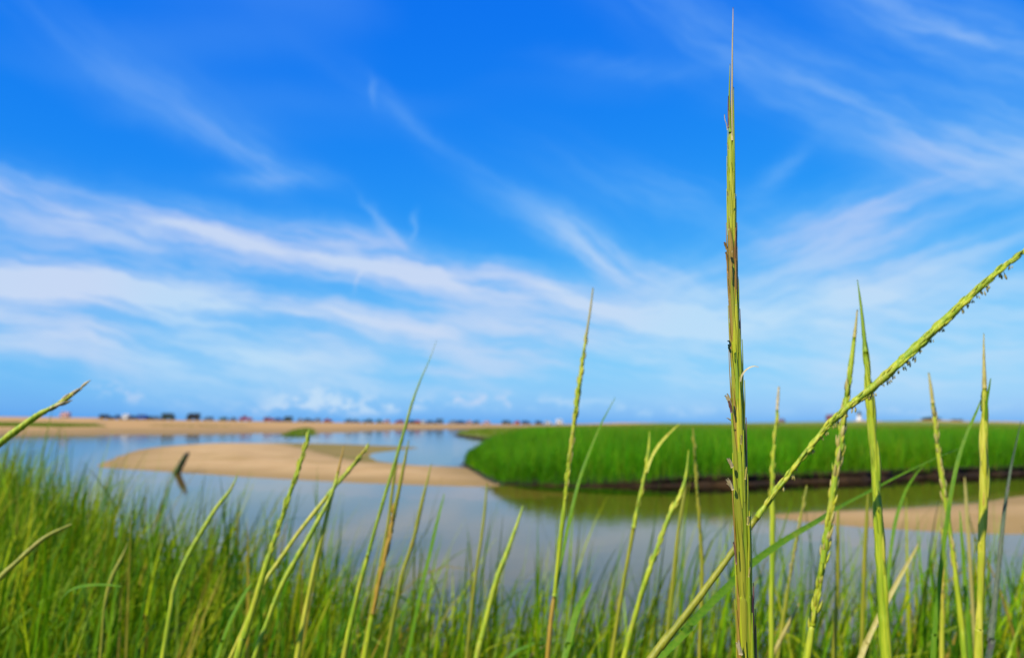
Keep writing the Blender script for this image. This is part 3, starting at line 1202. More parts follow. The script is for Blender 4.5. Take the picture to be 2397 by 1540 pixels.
# --- the tall stalk in focus
def main_stalk():
    d = 0.45
    pts = [(1712, 268, 9), (1711, 300, 13), (1710.5, 350, 16), (1711, 420, 19), (1712, 500, 22), (1713, 570, 24), (1715, 640, 25), (1718, 720, 26),
           (1722, 820, 29), (1726, 920, 32), (1729, 1000, 33), (1733, 1120, 34), (1738, 1250, 36), (1742, 1380, 39), (1747, 1540, 43)]
    path = px_path(pts, d, 0.452, n=10)
    base = path[-1, :3] + np.array([0, 0, 0.03])
    root = empty('cordgrass_stalk', base)
    tag(root, 'tall sharp stalk with tight overlapping husks, nearest and rising almost to the top edge', 'grass stalk', 'flowering grass stalks')
    V_, q_, t_ = tube(path, 12, 0.80, 0.02, seed=3)
    link('stem', np_mesh('stem', rebase(V_, base), q_, t_), M['husk'], root)
    ys = path[:, 4]

    def idx(Y):
        return float(np.interp(Y, ys, np.arange(len(ys))))
    mpp = d / F0                             # metres per photo unit at this distance
    rr = np.random.default_rng(11)

    def husk(Y0, Y1, phi, wpx, mat, out0=0.72, out1=1.06, lift=0.0):
        V_, q_ = scale_mesh(path, idx(Y0), idx(Y1), phi, wpx * mpp, out0, out1, lift)
        o_ = link('spikelet', np_mesh('spikelet', rebase(V_, base), q_), M[mat], root)
    # three ranks facing the viewer and two behind, staggered, overlapping upward
    def pick(Y, side):
        if 545 < Y < 690:
            return 'rust' if side < 0.2 and rr.random() < 0.75 else 'brown'
        if Y < 360:
            return ['purple', 'rust', 'husk_y'][rr.integers(3)] if side < 0.3 else 'husk'
        if 360 <= Y <= 545:
            return 'husk_y' if side < 0.5 else 'husk'
        if side > 0.35:
            return ['brown', 'olive', 'husk', 'olive'][rr.integers(4)]
        if side < -0.55:
            return ['purple', 'husk_y', 'husk_y', 'husk'][rr.integers(4)]
        return ['husk', 'husk_y', 'husk_y', 'green'][rr.integers(4)]
    FRONT = math.pi / 2
    for rank, (phi0, start) in enumerate([(FRONT + 1.15, 1760), (FRONT + 0.45, 1700), (FRONT - 0.25, 1735), (FRONT - 0.95, 1675), (FRONT - 1.6, 1720),
                                          (FRONT + 1.9, 1690), (FRONT + 2.8, 1740), (FRONT + 3.6, 1700)]):
        Y = float(start)
        while Y > 380:
            k = 0.45 + 0.55 * (Y - 300) / 1300
            L = rr.uniform(150, 235) * k
            phi = phi0 + rr.normal(0, 0.16)
            side = math.cos(phi)
            w_ = rr.uniform(6.0, 8.5) * (0.62 + 0.38 * (Y - 300) / 1200)
            husk(Y, max(Y - L, 262), phi, w_, pick(Y - L * 0.5, side), 0.82 + 0.03 * (rank % 3), rr.uniform(1.0, 1.10), rr.uniform(0, 0.0003))
            Y -= L * rr.uniform(0.62, 0.8)
    # awns at the tip
    for lp, mt in [([(1716, 18, 1.6), (1715.5, 60, 2.4), (1714.5, 110, 3.0), (1714, 170, 3.8), (1713.5, 240, 5.0), (1714, 330, 7)], 'straw'),
                   ([(1709, 150, 1.4), (1708, 190, 3.0), (1707.5, 240, 5.0), (1709, 310, 8)], 'green'),
                   ([(1705, 225, 1.6), (1705, 255, 3.2), (1706.5, 300, 6.0)], 'purple'),
                   ([(1717.5, 205, 1.2), (1717.5, 260, 3.0), (1718, 330, 4.5), (1719, 430, 5.0), (1719, 500, 4)], 'green'),
                   ([(1696, 268, 1.0), (1697, 280, 1.6), (1700.5, 291, 2.0), (1703, 305, 2.4)], 'straw'),
                   ([(1706, 258, 2.0), (1706, 275, 3.0), (1708, 300, 4.0)], 'rust')]:
        V_, q_, t_ = tube(px_path(lp, d + 0.0003, d - 0.0005, root=False, n=5), 6, 1.0, 0.0)
        link('awn', np_mesh('awn', rebase(V_, base), q_, t_), M[mt], root)
    # dry florets sticking out
    fl = [('rust', [[(1695.5, 567, 4), (1698, 573, 6), (1702, 584, 5)], [(1699, 590, 4), (1702, 605, 5), (1704, 640, 4)]]),
          ('dark', [[(1703, 798, 2.5), (1708, 800, 4), (1709, 812, 5)], [(1705, 806, 3), (1707, 815, 5), (1711, 826, 4)]]),
          ('straw', [[(1697, 925, 3), (1702, 932, 5), (1709, 948, 5)], [(1702, 921, 3), (1706, 930, 5), (1711, 948, 5)]]),
          ('purple', [[(1706, 938, 4), (1709, 950, 6), (1713, 966, 5)]]),
          ('straw', [[(1701, 978, 1.5), (1706, 980, 3), (1711, 984, 3)]]),
          ('straw', [[(1702, 1073, 3), (1707, 1080, 6), (1714, 1094, 6)], [(1706, 1071, 2), (1711, 1080, 4), (1716, 1092, 4)]]),
          ('straw', [[(1700, 1122, 3), (1706, 1130, 5), (1714, 1142, 6)], [(1704, 1119, 3), (1710, 1130, 5), (1716, 1146, 6)], [(1701, 1131, 2), (1708, 1137, 3), (1714, 1145, 4)]]),
          ('purple', [[(1717, 1268, 3), (1720, 1285, 4), (1724, 1320, 4)]]),
          ('straw', [[(1724, 1503, 4), (1728, 1512, 8), (1734, 1530, 8)], [(1729, 1498, 3), (1731, 1510, 5), (1737, 1532, 6)]]),
          ('tan', [[(1752.5, 1208, 5), (1752, 1213, 7), (1751, 1228, 5)]]),
          ('tan', [[(1748, 1092, 3), (1747, 1102, 5), (1745, 1122, 4)]]),
          ('tan', [[(1755, 1328, 4), (1755, 1334, 5), (1753, 1350, 4)]]),
          ('tan', [[(1735, 1018, 4), (1735, 1024, 5), (1735, 1040, 3)]]),
          ('straw', [[(1702, 448, 1.2), (1703, 452, 2.2), (1704, 460, 2)]]),
          ('straw', [[(1702, 335, 1.2), (1703.5, 342, 2.2), (1705, 352, 2)]])]
    for mt, pieces in fl:
        VV, QQ, TT, off = [], [], [], 0
        for pc in pieces:
            v_, q_, t_ = tube(px_path(pc, d - 0.006, d - 0.007, root=False, n=4), 6, 1.0, 0.12, 0.6)
            VV.append(v_)
            QQ.append(q_ + off)
            TT.append(t_ + off)
            off += len(v_)
        o_ = link('floret', np_mesh('floret', rebase(np.vstack(VV), base), np.vstack(QQ), np.vstack(TT)), M[mt], root)
    V_, q_, t_ = strip(px_path([(1776, 859, 1.6), (1765, 857, 4), (1753, 861, 5), (1743, 869, 5.5), (1736, 880, 5), (1733, 893, 4)], d - 0.006, d - 0.012, root=False, n=5), 0.8, 0.3)
    o_ = link('dry_leaf', np_mesh('dry_leaf', rebase(V_, base), q_, t_), M['straw'], root)
    tag(o_, 'pale curled dry leaf sticking out to the right of the stalk')


main_stalk()

# --- the long spike slanting up to the right edge, anthers hanging below
root, base, path = stalk('long bent seed spike slanting up to the right picture edge with anthers hanging below',
                         [(2440, 548, 6), (2397, 587, 9), (2340, 632, 15), (2270, 694, 20), (2200, 760, 23), (2120, 836, 24), (2050, 900, 22), (1985, 952, 18), (1930, 1005, 15),
                          (1860, 1092, 14), (1800, 1172, 14), (1745, 1248, 13), (1690, 1325, 14), (1620, 1420, 16), (1545, 1515, 18), (1525, 1540, 18)],
                         0.62, 'lime', 0.64, spike=(560, 1190, ['husk_y', 'husk', 'yellow', 'lime'], 0.0085, 0.0019, False, 0.06), seed=12, lower=(1215, 'olive'))
rr = np.random.default_rng(4)
p_, T_, S_, N_ = frames(path)
seg = np.concatenate([[0], np.cumsum(np.linalg.norm(np.diff(p_, axis=0), axis=1))])
ki = np.where((path[:, 4] > 600) & (path[:, 4] < 1150))[0]
u = seg[ki[0]]
while u < seg[ki[-1]]:
    k = int(np.searchsorted(seg, u))
    if rr.random() < 0.72:
        o = bpy.data.objects.new('anther_cluster', ANTHER)
        col.objects.link(o)
        o.parent = root
        dn = S_[k] if S_[k][2] < 0 else -S_[k]
        pos = p_[k] + dn * path[k, 3] * 0.8 - base
        sc = rr.uniform(0.0026, 0.0068) * (0.75 if path[k, 4] > 960 else 1.0)
        o.matrix_basis = Matrix.Translation(pos) @ Matrix.Rotation(rr.uniform(0, 6.28), 4, 'Z') @ Matrix.Rotation(rr.normal(0.1, 0.2), 4, 'Y') @ Matrix.Diagonal((sc, sc, sc, 1))
    u += rr.uniform(0.003, 0.0065)

HY = ['husk_y', 'lime', 'husk', 'yellow']
# --- near stalks on the right
stalk('smooth bright stalk with needle tip just right of the fuzzy spike',
      [(2007, 655, 1.5), (2014, 705, 5), (2021, 770, 8), (2028, 850, 11), (2034, 920, 13), (2041, 1000, 16), (2048, 1090, 18), (2054, 1190, 20), (2060, 1300, 22), (2067, 1420, 24), (2074, 1540, 26)],
      0.68, 'lime', 0.70, spike=(860, 1500, ['lime', 'husk', 'yellow', 'lime'], 0.032, 0.0065, False, 0.014, 0.42), seed=22, top=(830, 'green'))
stalk('fuzzy yellow green seed spike leaning right, between the nearest stalk and the smooth stalk',
      [(2007, 725, 3), (2000, 790, 8), (1991, 860, 12), (1982, 930, 16), (1974, 990, 17), (1964, 1060, 18), (1953, 1130, 19), (1942, 1210, 19), (1930, 1290, 18), (1916, 1380, 17), (1903, 1460, 16), (1889, 1540, 17)],
      0.74, 'lime', 0.76, spike=(880, 1480, ['husk_y', 'lime', 'yellow', 'tan'], 0.010, 0.0023, False, 0.14), seed=23, top=(800, 'tan'))
r7, b7, p7 = stalk('bright yellow stalk with a dark band near its tip, at the far right',
                   [(2303, 780, 1.5), (2303, 830, 5), (2304, 880, 8), (2305, 940, 11), (2304, 1000, 14), (2303, 1080, 17), (2302, 1180, 19), (2298, 1280, 17), (2295, 1390, 14), (2292, 1470, 15), (2291, 1540, 17)],
                   0.74, 'yellow', 0.76, spike=(985, 1420, ['yellow', 'husk_y', 'lime', 'orange'], 0.028, 0.0058, False, 0.014, 0.45), seed=24, top=(910, 'tan'),
                   leafs=[([(2319, 885, 1.5), (2315, 910, 4), (2310, 940, 5), (2307, 985, 4)], 0.735, 'leaf', 0.4)])
V_, q_, t_ = tube(px_path([(2303.5, 915, 9.5), (2304, 930, 12), (2303.5, 947, 13), (2303, 962, 12)], 0.755, 0.757, root=False), 8, 1.04)
o = link('dark_band', np_mesh('dark_band', rebase(V_, b7), q_, t_), M['dark'], r7)
tag(o, 'dark withered collar on the yellow stalk')
stalk('pale slender seed spike leaning left, between the smooth stalk and the yellow stalk',
      [(2174, 872, 3), (2180, 915, 7), (2187, 975, 9), (2194, 1040, 11), (2203, 1105, 14), (2212, 1165, 13), (2221, 1225, 12), (2231, 1300, 11), (2241, 1380, 11), (2252, 1470, 12), (2258, 1540, 13)],
      0.92, 'lime', 0.95, spike=(960, 1340, ['tan', 'yellow', 'husk_y'], 0.010, 0.004, True), seed=25, top=(950, 'tan'))
stalk('slim upright stalk with pale dry tip, first to the right of the nearest stalk',
      [(1823, 905, 4), (1821, 935, 6), (1818, 975, 7), (1812, 1040, 9), (1808, 1110, 11), (1808, 1200, 12), (1808, 1300, 12), (1806, 1420, 11), (1806, 1540, 12)],
      1.05, 'lime', 1.08, spike=(960, 1180, ['yellow', 'husk_y'], 0.010, 0.005, True), seed=26, top=(965, 'straw'))
blade('dark purplish blade leaning right at the far right edge, beside the yellow stalk',
      [(2390, 985, 1.2), (2378, 1040, 3), (2367, 1090, 4.5), (2356, 1160, 6), (2349, 1215, 7.5), (2340, 1300, 9), (2330, 1400, 10.5), (2318, 1500, 12), (2312, 1545, 12)], 0.85, 'dark', 0.95, 0.5)
blade('green blade whose tip touches the dark band of the yellow stalk',
      [(2299, 930, 2), (2285, 965, 4.5), (2265, 1010, 6.5), (2246, 1065, 8), (2231, 1130, 8.5), (2218, 1210, 8.5), (2206, 1300, 9), (2196, 1400, 9.5), (2188, 1480, 10), (2184, 1545, 11)], 0.80, 'leaf', 0.84, 0.6)
blade('long dark green blade passing behind the nearest stalk and rising to the right',
      [(2245, 1050, 1.5), (2190, 1072, 3), (2110, 1110, 4.5), (2030, 1152, 6), (1963, 1187, 8), (1913, 1219, 11), (1840, 1262, 14), (1768, 1312, 16), (1723, 1354, 17), (1660, 1415, 17), (1600, 1478, 17), (1543, 1540, 16)],
      0.66, 'leaf', 1.0, 0.5)
blade('pale dry leaf rising to the right behind the smooth stalk', [(2150, 1272, 2), (2130, 1308, 6), (2105, 1352, 8), (2080, 1400, 9), (2058, 1440, 9), (2030, 1500, 10), (2012, 1545, 11)], 1.05, 'tan', 1.1, 0.3)
blade('thin green leaf curving up right of the smooth stalk', [(2165, 1085, 1.5), (2140, 1115, 4), (2117, 1155, 6), (2095, 1225, 7), (2083, 1310, 7), (2076, 1400, 7), (2070, 1500, 8)], 1.1, 'leaf', 1.2, 0.5)
stalk('pale olive stalk leaning right just left of the fuzzy spike', [(1889, 1135, 3), (1882, 1170, 6), (1873, 1215, 7), (1863, 1270, 8), (1852, 1330, 8), (1836, 1430, 8), (1822, 1530, 8)], 1.3, 'olive', 1.32,
      spike=(1165, 1380, ['tan', 'olive'], 0.010, 0.006, True), seed=31)
stalk('thin upright olive stalk hidden behind the fuzzy spike', [(1962, 1180, 4), (1961, 1260, 8), (1960, 1370, 9), (1956, 1450, 9), (1952, 1540, 9)], 1.2, 'olive', seed=32)
stalk('thin olive stalk between the fuzzy spike and the smooth stalk', [(2032, 1150, 3), (2029, 1210, 7), (2025, 1280, 9), (2022, 1360, 9), (2019, 1450, 9), (2015, 1540, 9)], 1.25, 'olive', seed=33)
blade('dark green upright blade left of the yellow stalk', [(2247, 1195, 1.5), (2250, 1240, 5), (2256, 1320, 8), (2262, 1400, 9), (2269, 1500, 9)], 1.2, 'leaf', 1.25, 0.7)
stalk('pale yellow stalk standing straight under the leaning pale spike', [(2206, 1235, 4), (2207, 1280, 8), (2207, 1360, 9), (2206, 1450, 9), (2205, 1540, 10)], 1.15, 'yellow', seed=34,
      spike=(1250, 1420, ['tan', 'yellow'], 0.010, 0.006, True))
stalk('faint pale spike low behind the yellow stalk', [(2258, 1115, 3), (2261, 1160, 6), (2265, 1220, 7), (2270, 1300, 7), (2276, 1400, 7)], 1.6, 'tan', seed=35)
stalk('short tan stalk leaning right at the foot of the slim upright stalk', [(1872, 1410, 3), (1852, 1448, 7), (1828, 1495, 9), (1806, 1545, 9)], 1.1, 'tan', seed=36)

# --- the middle
stalk('tall seed spike with pale needle tip standing before the marsh island edge',
      [(1388, 674, 3), (1384, 710, 4), (1378, 750, 5), (1370, 800, 7), (1363, 850, 12), (1355, 910, 14), (1347, 970, 14), (1340, 1020, 13), (1332, 1085, 13), (1325, 1150, 12), (1317, 1220, 11),
       (1309, 1290, 10), (1302, 1350, 9), (1297, 1395, 9), (1290, 1450, 10), (1282, 1540, 11)],
      0.95, 'lime', 0.97, spike=(800, 1190, ['husk_y', 'lime', 'tan', 'yellow'], 0.009, 0.0026, False, 0.10), seed=41, top=(800, 'tan'), lower=(1400, 'orange'),
      leafs=[([(1440, 930, 1.2), (1424, 960, 2.4), (1406, 994, 4.5), (1385, 1045, 7), (1362, 1105, 8.5), (1345, 1165, 9), (1328, 1240, 9), (1312, 1320, 9), (1298, 1395, 8)], 1.05, 'leaf', 0.4)])
stalk('forked olive stalk with a side branch pointing up right, in front of the island',
      [(1521, 1008, 2.5), (1519, 1045, 6), (1514, 1085, 9), (1506, 1125, 10), (1496, 1170, 10), (1485, 1225, 10), (1474, 1285, 9), (1462, 1350, 9), (1448, 1430, 9), (1432, 1540, 9)],
      1.15, 'lime', 1.18, spike=(1085, 1200, ['yellow', 'lime'], 0.010, 0.005, True), seed=42, lower=(1235, 'olive'),
      leafs=[([(1590, 992, 2), (1565, 1015, 5), (1543, 1040, 7), (1525, 1070, 6), (1514, 1105, 4)], 1.18, 'yellow', 0.2)])
stalk('bright curved stalk leaning right below the forked stalk',
      [(1612, 1052, 3), (1609, 1090, 6), (1602, 1130, 9), (1588, 1166, 12), (1570, 1200, 13), (1556, 1235, 13), (1541, 1275, 13), (1527, 1315, 13), (1504, 1380, 12), (1480, 1465, 12), (1461, 1540, 13)],
      0.98, 'lime', 1.0, spike=(1150, 1330, ['yellow', 'lime'], 0.011, 0.006, True), seed=43)
stalk('thin olive stalk right beside the bright curved stalk', [(1606, 1130, 4), (1598, 1180, 7), (1588, 1240, 8), (1579, 1320, 8), (1569, 1420, 8), (1558, 1520, 8)], 1.3, 'olive', 1.32, seed=44)
stalk('slender brownish stalk bending left at its top, left of the nearest stalk',
      [(1622, 1000, 3), (1625, 1045, 6), (1629, 1110, 8), (1635, 1190, 9), (1640, 1260, 9), (1643, 1330, 9), (1641, 1430, 9), (1637, 1540, 9)], 1.2, 'olive', 1.22, spike=(1030, 1250, ['olive', 'tan'], 0.010, 0.006, True), seed=45)
stalk('bright green stalk leaning right low in the middle of the grass', [(1224, 1183, 3), (1214, 1215, 6), (1200, 1255, 9), (1184, 1300, 11), (1164, 1350, 12), (1145, 1420, 13), (1128, 1490, 14), (1114, 1545, 14)], 1.15, 'lime', 1.2, seed=46)
blade('broad green leaf beside the foot of the tall seed spike', [(1386, 1362, 2), (1372, 1390, 9), (1352, 1425, 15), (1340, 1465, 16), (1328, 1515, 16), (1318, 1550, 15)], 0.9, 'leaf', 0.95, 0.4)
stalk('thin pale olive stalk in front of open water, left of the bright green stalk', [(1140, 1130, 3), (1135, 1190, 6), (1128, 1250, 7), (1117, 1320, 7), (1104, 1420, 7), (1094, 1520, 7)], 1.5, 'olive', 1.55, seed=47)
blade('dark green blade leaning right among the middle grass', [(1040, 1155, 2), (1031, 1190, 6), (1021, 1230, 9), (1005, 1300, 11), (990, 1360, 11), (975, 1430, 11)], 1.35, 'leaf', 1.4, 0.5)
stalk('brown olive stalk leaning right, alone before the bare water', [(1010, 1085, 2), (1000, 1125, 5), (988, 1175, 8), (971, 1250, 9), (956, 1300, 9), (941, 1345, 9), (926, 1420, 9)], 1.3, 'olive', 1.33, seed=48)
stalk('very tall thin stalk reaching above the far beach, leaning right',
      [(1022, 797, 0.8), (1004, 845, 1.8), (984, 890, 3.4), (964, 945, 5.5), (947, 1005, 7), (931, 1060, 7.5), (913, 1120, 7.5), (895, 1180, 8), (876, 1245, 8), (858, 1310, 9), (840, 1375, 11), (822, 1455, 12), (805, 1540, 13)],
      1.05, 'green', 1.1, seed=49, lower=(1300, 'lime'))
stalk('stalk with ragged orange seed spike in its lower half, beside the very tall thin stalk',
      [(957, 1030, 2), (949, 1070, 6), (939, 1120, 8), (928, 1175, 9), (917, 1230, 12), (908, 1270, 14), (897, 1320, 12), (885, 1375, 11), (873, 1435, 12), (860, 1500, 13), (852, 1545, 13)],
      1.08, 'orange', 1.1, spike=(1200, 1440, ['orange', 'tan', 'yellow'], 0.012, 0.005, True), seed=50, top=(1215, 'olive'), lower=(1445, 'lime'))
stalk('thin straight green stalk between the very tall stalk and the orange spike', [(934, 1040, 2), (926, 1095, 6), (918, 1150, 7), (910, 1215, 7), (901, 1265, 7), (888, 1330, 7), (870, 1420, 7)], 1.18, 'olive', 1.2, seed=51)

# --- left of the middle
stalk('bright seed spike leaning right across the sandbar, with dark underside',
      [(725, 1003, 4), (717, 1035, 9), (707, 1070, 12), (694, 1110, 13), (680, 1150, 13), (666, 1195, 13), (652, 1235, 13), (637, 1280, 14), (622, 1325, 14), (607, 1375, 14), (590, 1430, 14), (571, 1490, 15), (553, 1545, 16)],
      0.95, 'lime', 0.98, spike=(1025, 1300, ['husk_y', 'lime', 'yellow', 'husk'], 0.009, 0.0028, False, 0.09), seed=61)
stalk('pale stalk bent far to the right, its spike tip crossing the sandbar',
      [(864, 1040, 3), (845, 1065, 7), (825, 1090, 11), (807, 1112, 12), (787, 1135, 10), (762, 1166, 9), (732, 1204, 9), (702, 1242, 9), (670, 1288, 9), (640, 1330, 9), (618, 1365, 9), (590, 1425, 9)],
      1.05, 'lime', 1.12, spike=(1050, 1140, ['yellow', 'husk_y'], 0.010, 0.004, True), seed=62, lower=(1165, 'yellow'))
stalk('yellow green stalk leaning right directly under the bent pale stalk',
      [(790, 1118, 3), (778, 1150, 6), (764, 1182, 8), (745, 1217, 10), (720, 1262, 11), (693, 1308, 12), (664, 1360, 11), (642, 1410, 10), (620, 1470, 11), (595, 1540, 12)], 1.0, 'lime', 1.05, seed=63)
stalk('slender stalk with faint orange tip crossing the bent pale stalk', [(806, 1040, 2), (797, 1080, 5), (786, 1125, 7), (775, 1165, 8), (764, 1210, 9), (751, 1265, 9), (737, 1325, 10), (723, 1390, 10), (709, 1460, 11), (694, 1545, 12)],
      1.02, 'yellow', 1.06, seed=64, top=(1110, 'orange'))
stalk('yellowish stalk leaning right above the dense left grass', [(556, 1112, 2), (540, 1145, 6), (519, 1172, 8), (500, 1198, 9), (476, 1238, 10), (450, 1282, 10), (428, 1325, 10), (408, 1375, 10), (396, 1445, 10)], 1.2, 'lime', 1.25, seed=65)
stalk('pale fuzzy spike tip slanting in from the left edge across the far beach',
      [(191, 908, 5), (165, 926, 9), (140, 943, 11), (115, 957, 12), (85, 974, 13), (50, 999, 14), (15, 1025, 15), (-30, 1062, 15), (-80, 1110, 15), (-130, 1175, 15), (-170, 1260, 15), (-200, 1380, 15)],
      0.80, 'lime', 0.82, spike=(905, 960, ['straw', 'straw'], 0.010, 0.004, True), seed=66, top=(945, 'yellow'))
stalk('tan bent stalk at the left edge lying over the dense grass', [(168, 1227, 5), (140, 1240, 8), (108, 1256, 9), (72, 1285, 10), (36, 1318, 10), (0, 1352, 11), (-50, 1415, 11), (-90, 1500, 11)], 0.95, 'olive', 1.0, seed=67)
stalk('olive brown stalk leaning right within the dense left grass', [(300, 1268, 2), (290, 1293, 5), (277, 1320, 8), (262, 1350, 9), (252, 1385, 8), (244, 1425, 6), (238, 1500, 6)], 1.25, 'olive', 1.28, seed=68)
blade('teal green leaf leaning right at the foot of the bright spike', [(592, 1362, 2), (575, 1385, 9), (558, 1415, 11), (540, 1450, 11), (520, 1500, 11), (505, 1545, 11)], 1.0, 'leaf', 1.05, 0.5)
blade('pale arching leaf lying across the dense grass at lower left', [(285, 1372, 2), (245, 1368, 6), (200, 1370, 9), (165, 1380, 9), (145, 1402, 9), (135, 1440, 9), (130, 1500, 9)], 1.1, 'leaf', 1.05, 0.9)

# ------------------------------------------------------------------ leaning post in the water
def post():
    bpos = on_ground(411, 1107)
    rr = np.random.default_rng(3)
    n, sides = 14, 12
    V_ = []
    H = 0.56
    for i in range(n):
        t = i / (n - 1)
        z = -0.35 + (H + 0.35) * t
        cx = bpos[0] + 0.02 + 0.47 * z
        cy = bpos[1] + 0.06 * z
        r_ = 0.10 * (1 + 0.18 * math.exp(-((z - 0.02) / 0.10) ** 2))
        for k in range(sides):
            a = 2 * math.pi * k / sides
            rk = r_ * (1 + 0.16 * math.sin(3 * a + 1) + rr.normal(0, 0.05))
            zz = z
            if i == n - 1:
                zz = z + 0.05 * math.cos(a - 0.4) + rr.normal(0, 0.03)      # broken, slanting top
            if i == n - 2:
                zz = z - 0.01 + 0.04 * math.cos(a - 0.4)
            V_.append((cx + rk * math.cos(a), cy + rk * math.sin(a), zz))
    q = []
    for i in range(n - 1):
        for k in range(sides):
            q.append((i * sides + k, i * sides + (k + 1) % sides, (i + 1) * sides + (k + 1) % sides, (i + 1) * sides + k))
    V_.append(tuple(np.mean(np.array(V_)[-sides:], axis=0) - np.array([0, 0, 0.05])))
    e = (n - 1) * sides
    t_ = [(e + k, e + (k + 1) % sides, len(V_) - 1) for k in range(sides)]
    base_ = np.array([bpos[0], bpos[1], -0.35])
    m_, nb, pr, out = new_mat('weathered_wood')
    geo = nb.n('ShaderNodeNewGeometry')
    f = nb.noise(nb.mapping(geo.outputs['Position'], scale=(30, 30, 3)), 1.0, 5, 0.6)
    c = nb.mix(nb.mr(f, 0.35, 0.65), C(.018, .016, .010), C(.075, .065, .035))
    alg = nb.mr(nb.noise(geo.outputs['Position'], 5.0, 3), 0.45, 0.6)
    nb.put(pr.inputs['Base Color'], nb.mix(alg, c, C(.05, .075, .015)))
    pr.inputs['Roughness'].default_value = 0.8
    o_ = link('wooden_post', np_mesh('wooden_post', rebase(V_, base_), q, t_), m_)
    o_.location = base_
    tag(o_, 'short dark weathered post leaning right, standing in the water at the sandbar edge', 'post')


post()

# ------------------------------------------------------------------ far beach: vehicles, lighthouse, house, thicket
M_glass = mat_plain('car_glass', C(.015, .02, .03), 0.15)
M_tyre = mat_plain('tyre', C(.02, .02, .02), 0.9)
PAINT = {'dark green': (.02, .045, .035), 'navy blue': (.015, .035, .10), 'white': (.75, .75, .74), 'blue': (.03, .10, .35), 'slate blue': (.07, .13, .20), 'dark red': (.28, .02, .03),
         'red': (.5, .04, .04), 'grey': (.20, .22, .25), 'pale pink': (.65, .36, .32), 'black': (.012, .014, .018), 'tan': (.45, .32, .2), 'teal': (.05, .17, .19)}
PM = {}


def paint(c):
    if c not in PM:
        PM[c] = mat_plain('paint_' + c.replace(' ', '_'), C(*PAINT[c]), 0.35)
    return PM[c]


PROFILE = {  # side view outline of the body and of the window band, lengths and heights as fractions
    'jeep': ([(0, .22), (0, .62), (.03, .66), (.06, 1.0), (.66, 1.0), (.74, .66), (.97, .60), (1, .52), (1, .22)], [(.09, .68), (.10, .93), (.63, .93), (.70, .68)], 1.8, 1.75),
    'pickup truck': ([(0, .25), (0, .62), (.44, .62), (.46, 1.0), (.68, 1.0), (.77, .66), (.98, .60), (1, .5), (1, .25)], [(.48, .67), (.49, .93), (.66, .93), (.73, .67)], 1.85, 1.8),
    'camper van': ([(0, .15), (0, .97), (.02, 1.0), (.70, 1.0), (.86, .92), (.90, .58), (.98, .48), (1, .40), (1, .15)], [(.20, .62), (.20, .84), (.78, .84), (.82, .62)], 2.1, 2.5),
}


def vehicle(kind, colour, X, Wpx, Ypx, flip, label):
    prof, win, wid, hgt = PROFILE[kind]
    # stands on the crest of the far beach
    yb = CREST - 4.0 + rng.uniform(-2, 2)
    x = (X - W0 / 2) / F0 * yb / 1.006
    zb = float(terrain(np.array([x]), np.array([yb]))[0][0])
    L = Wpx / F0 * yb * 1.03
    sc = L / 4.4
    hgt = hgt * min(1.15, max(0.8, sc))
    V_, F_, mi = [], [], []

    def extrude(outline, y0, y1, mat):
        o0 = len(V_)
        n = len(outline)
        for yy in (y0, y1):
            for (a, h) in outline:
                V_.append(((a - 0.5) * L * (-1 if flip else 1), yy, h * hgt))
        for k in range(n):
            F_.append((o0 + k, o0 + (k + 1) % n, o0 + n + (k + 1) % n, o0 + n + k))
            mi.append(mat)
        F_.append(tuple(o0 + k for k in range(n)))
        mi.append(mat)
        F_.append(tuple(o0 + n + k for k in reversed(range(n))))
        mi.append(mat)
    extrude(prof, -wid / 2, wid / 2, 0)
    extrude(win, -wid / 2 - 0.015, wid / 2 + 0.015, 1)
    for wx in (0.19, 0.80):
        for s_ in (-1, 1):
            rad = 0.36
            ring = [(wx + rad * math.cos(a) / L, (0.36 + rad * math.sin(a)) / hgt) for a in np.linspace(0, 2 * math.pi, 12, endpoint=False)]
            extrude(ring, s_ * (wid / 2 - 0.2), s_ * (wid / 2 + 0.04), 2)
    me = bpy.data.meshes.new('parked_vehicle')
    me.from_pydata(V_, [], F_)
    me.update()
    o_ = link('parked_vehicle', me, [paint(colour), M_glass, M_tyre])
    me.polygons.foreach_set('material_index', mi)
    o_.location = (x, yb, zb - 0.03)
    o_.rotation_euler = (0, 0, rng.normal(0, 0.12))
    bv = o_.modifiers.new('rounding', 'BEVEL')
    bv.width = 0.05
    bv.segments = 2
    bv.limit_method = 'ANGLE'
    tag(o_, label, 'vehicle', 'vehicles parked along the far beach')


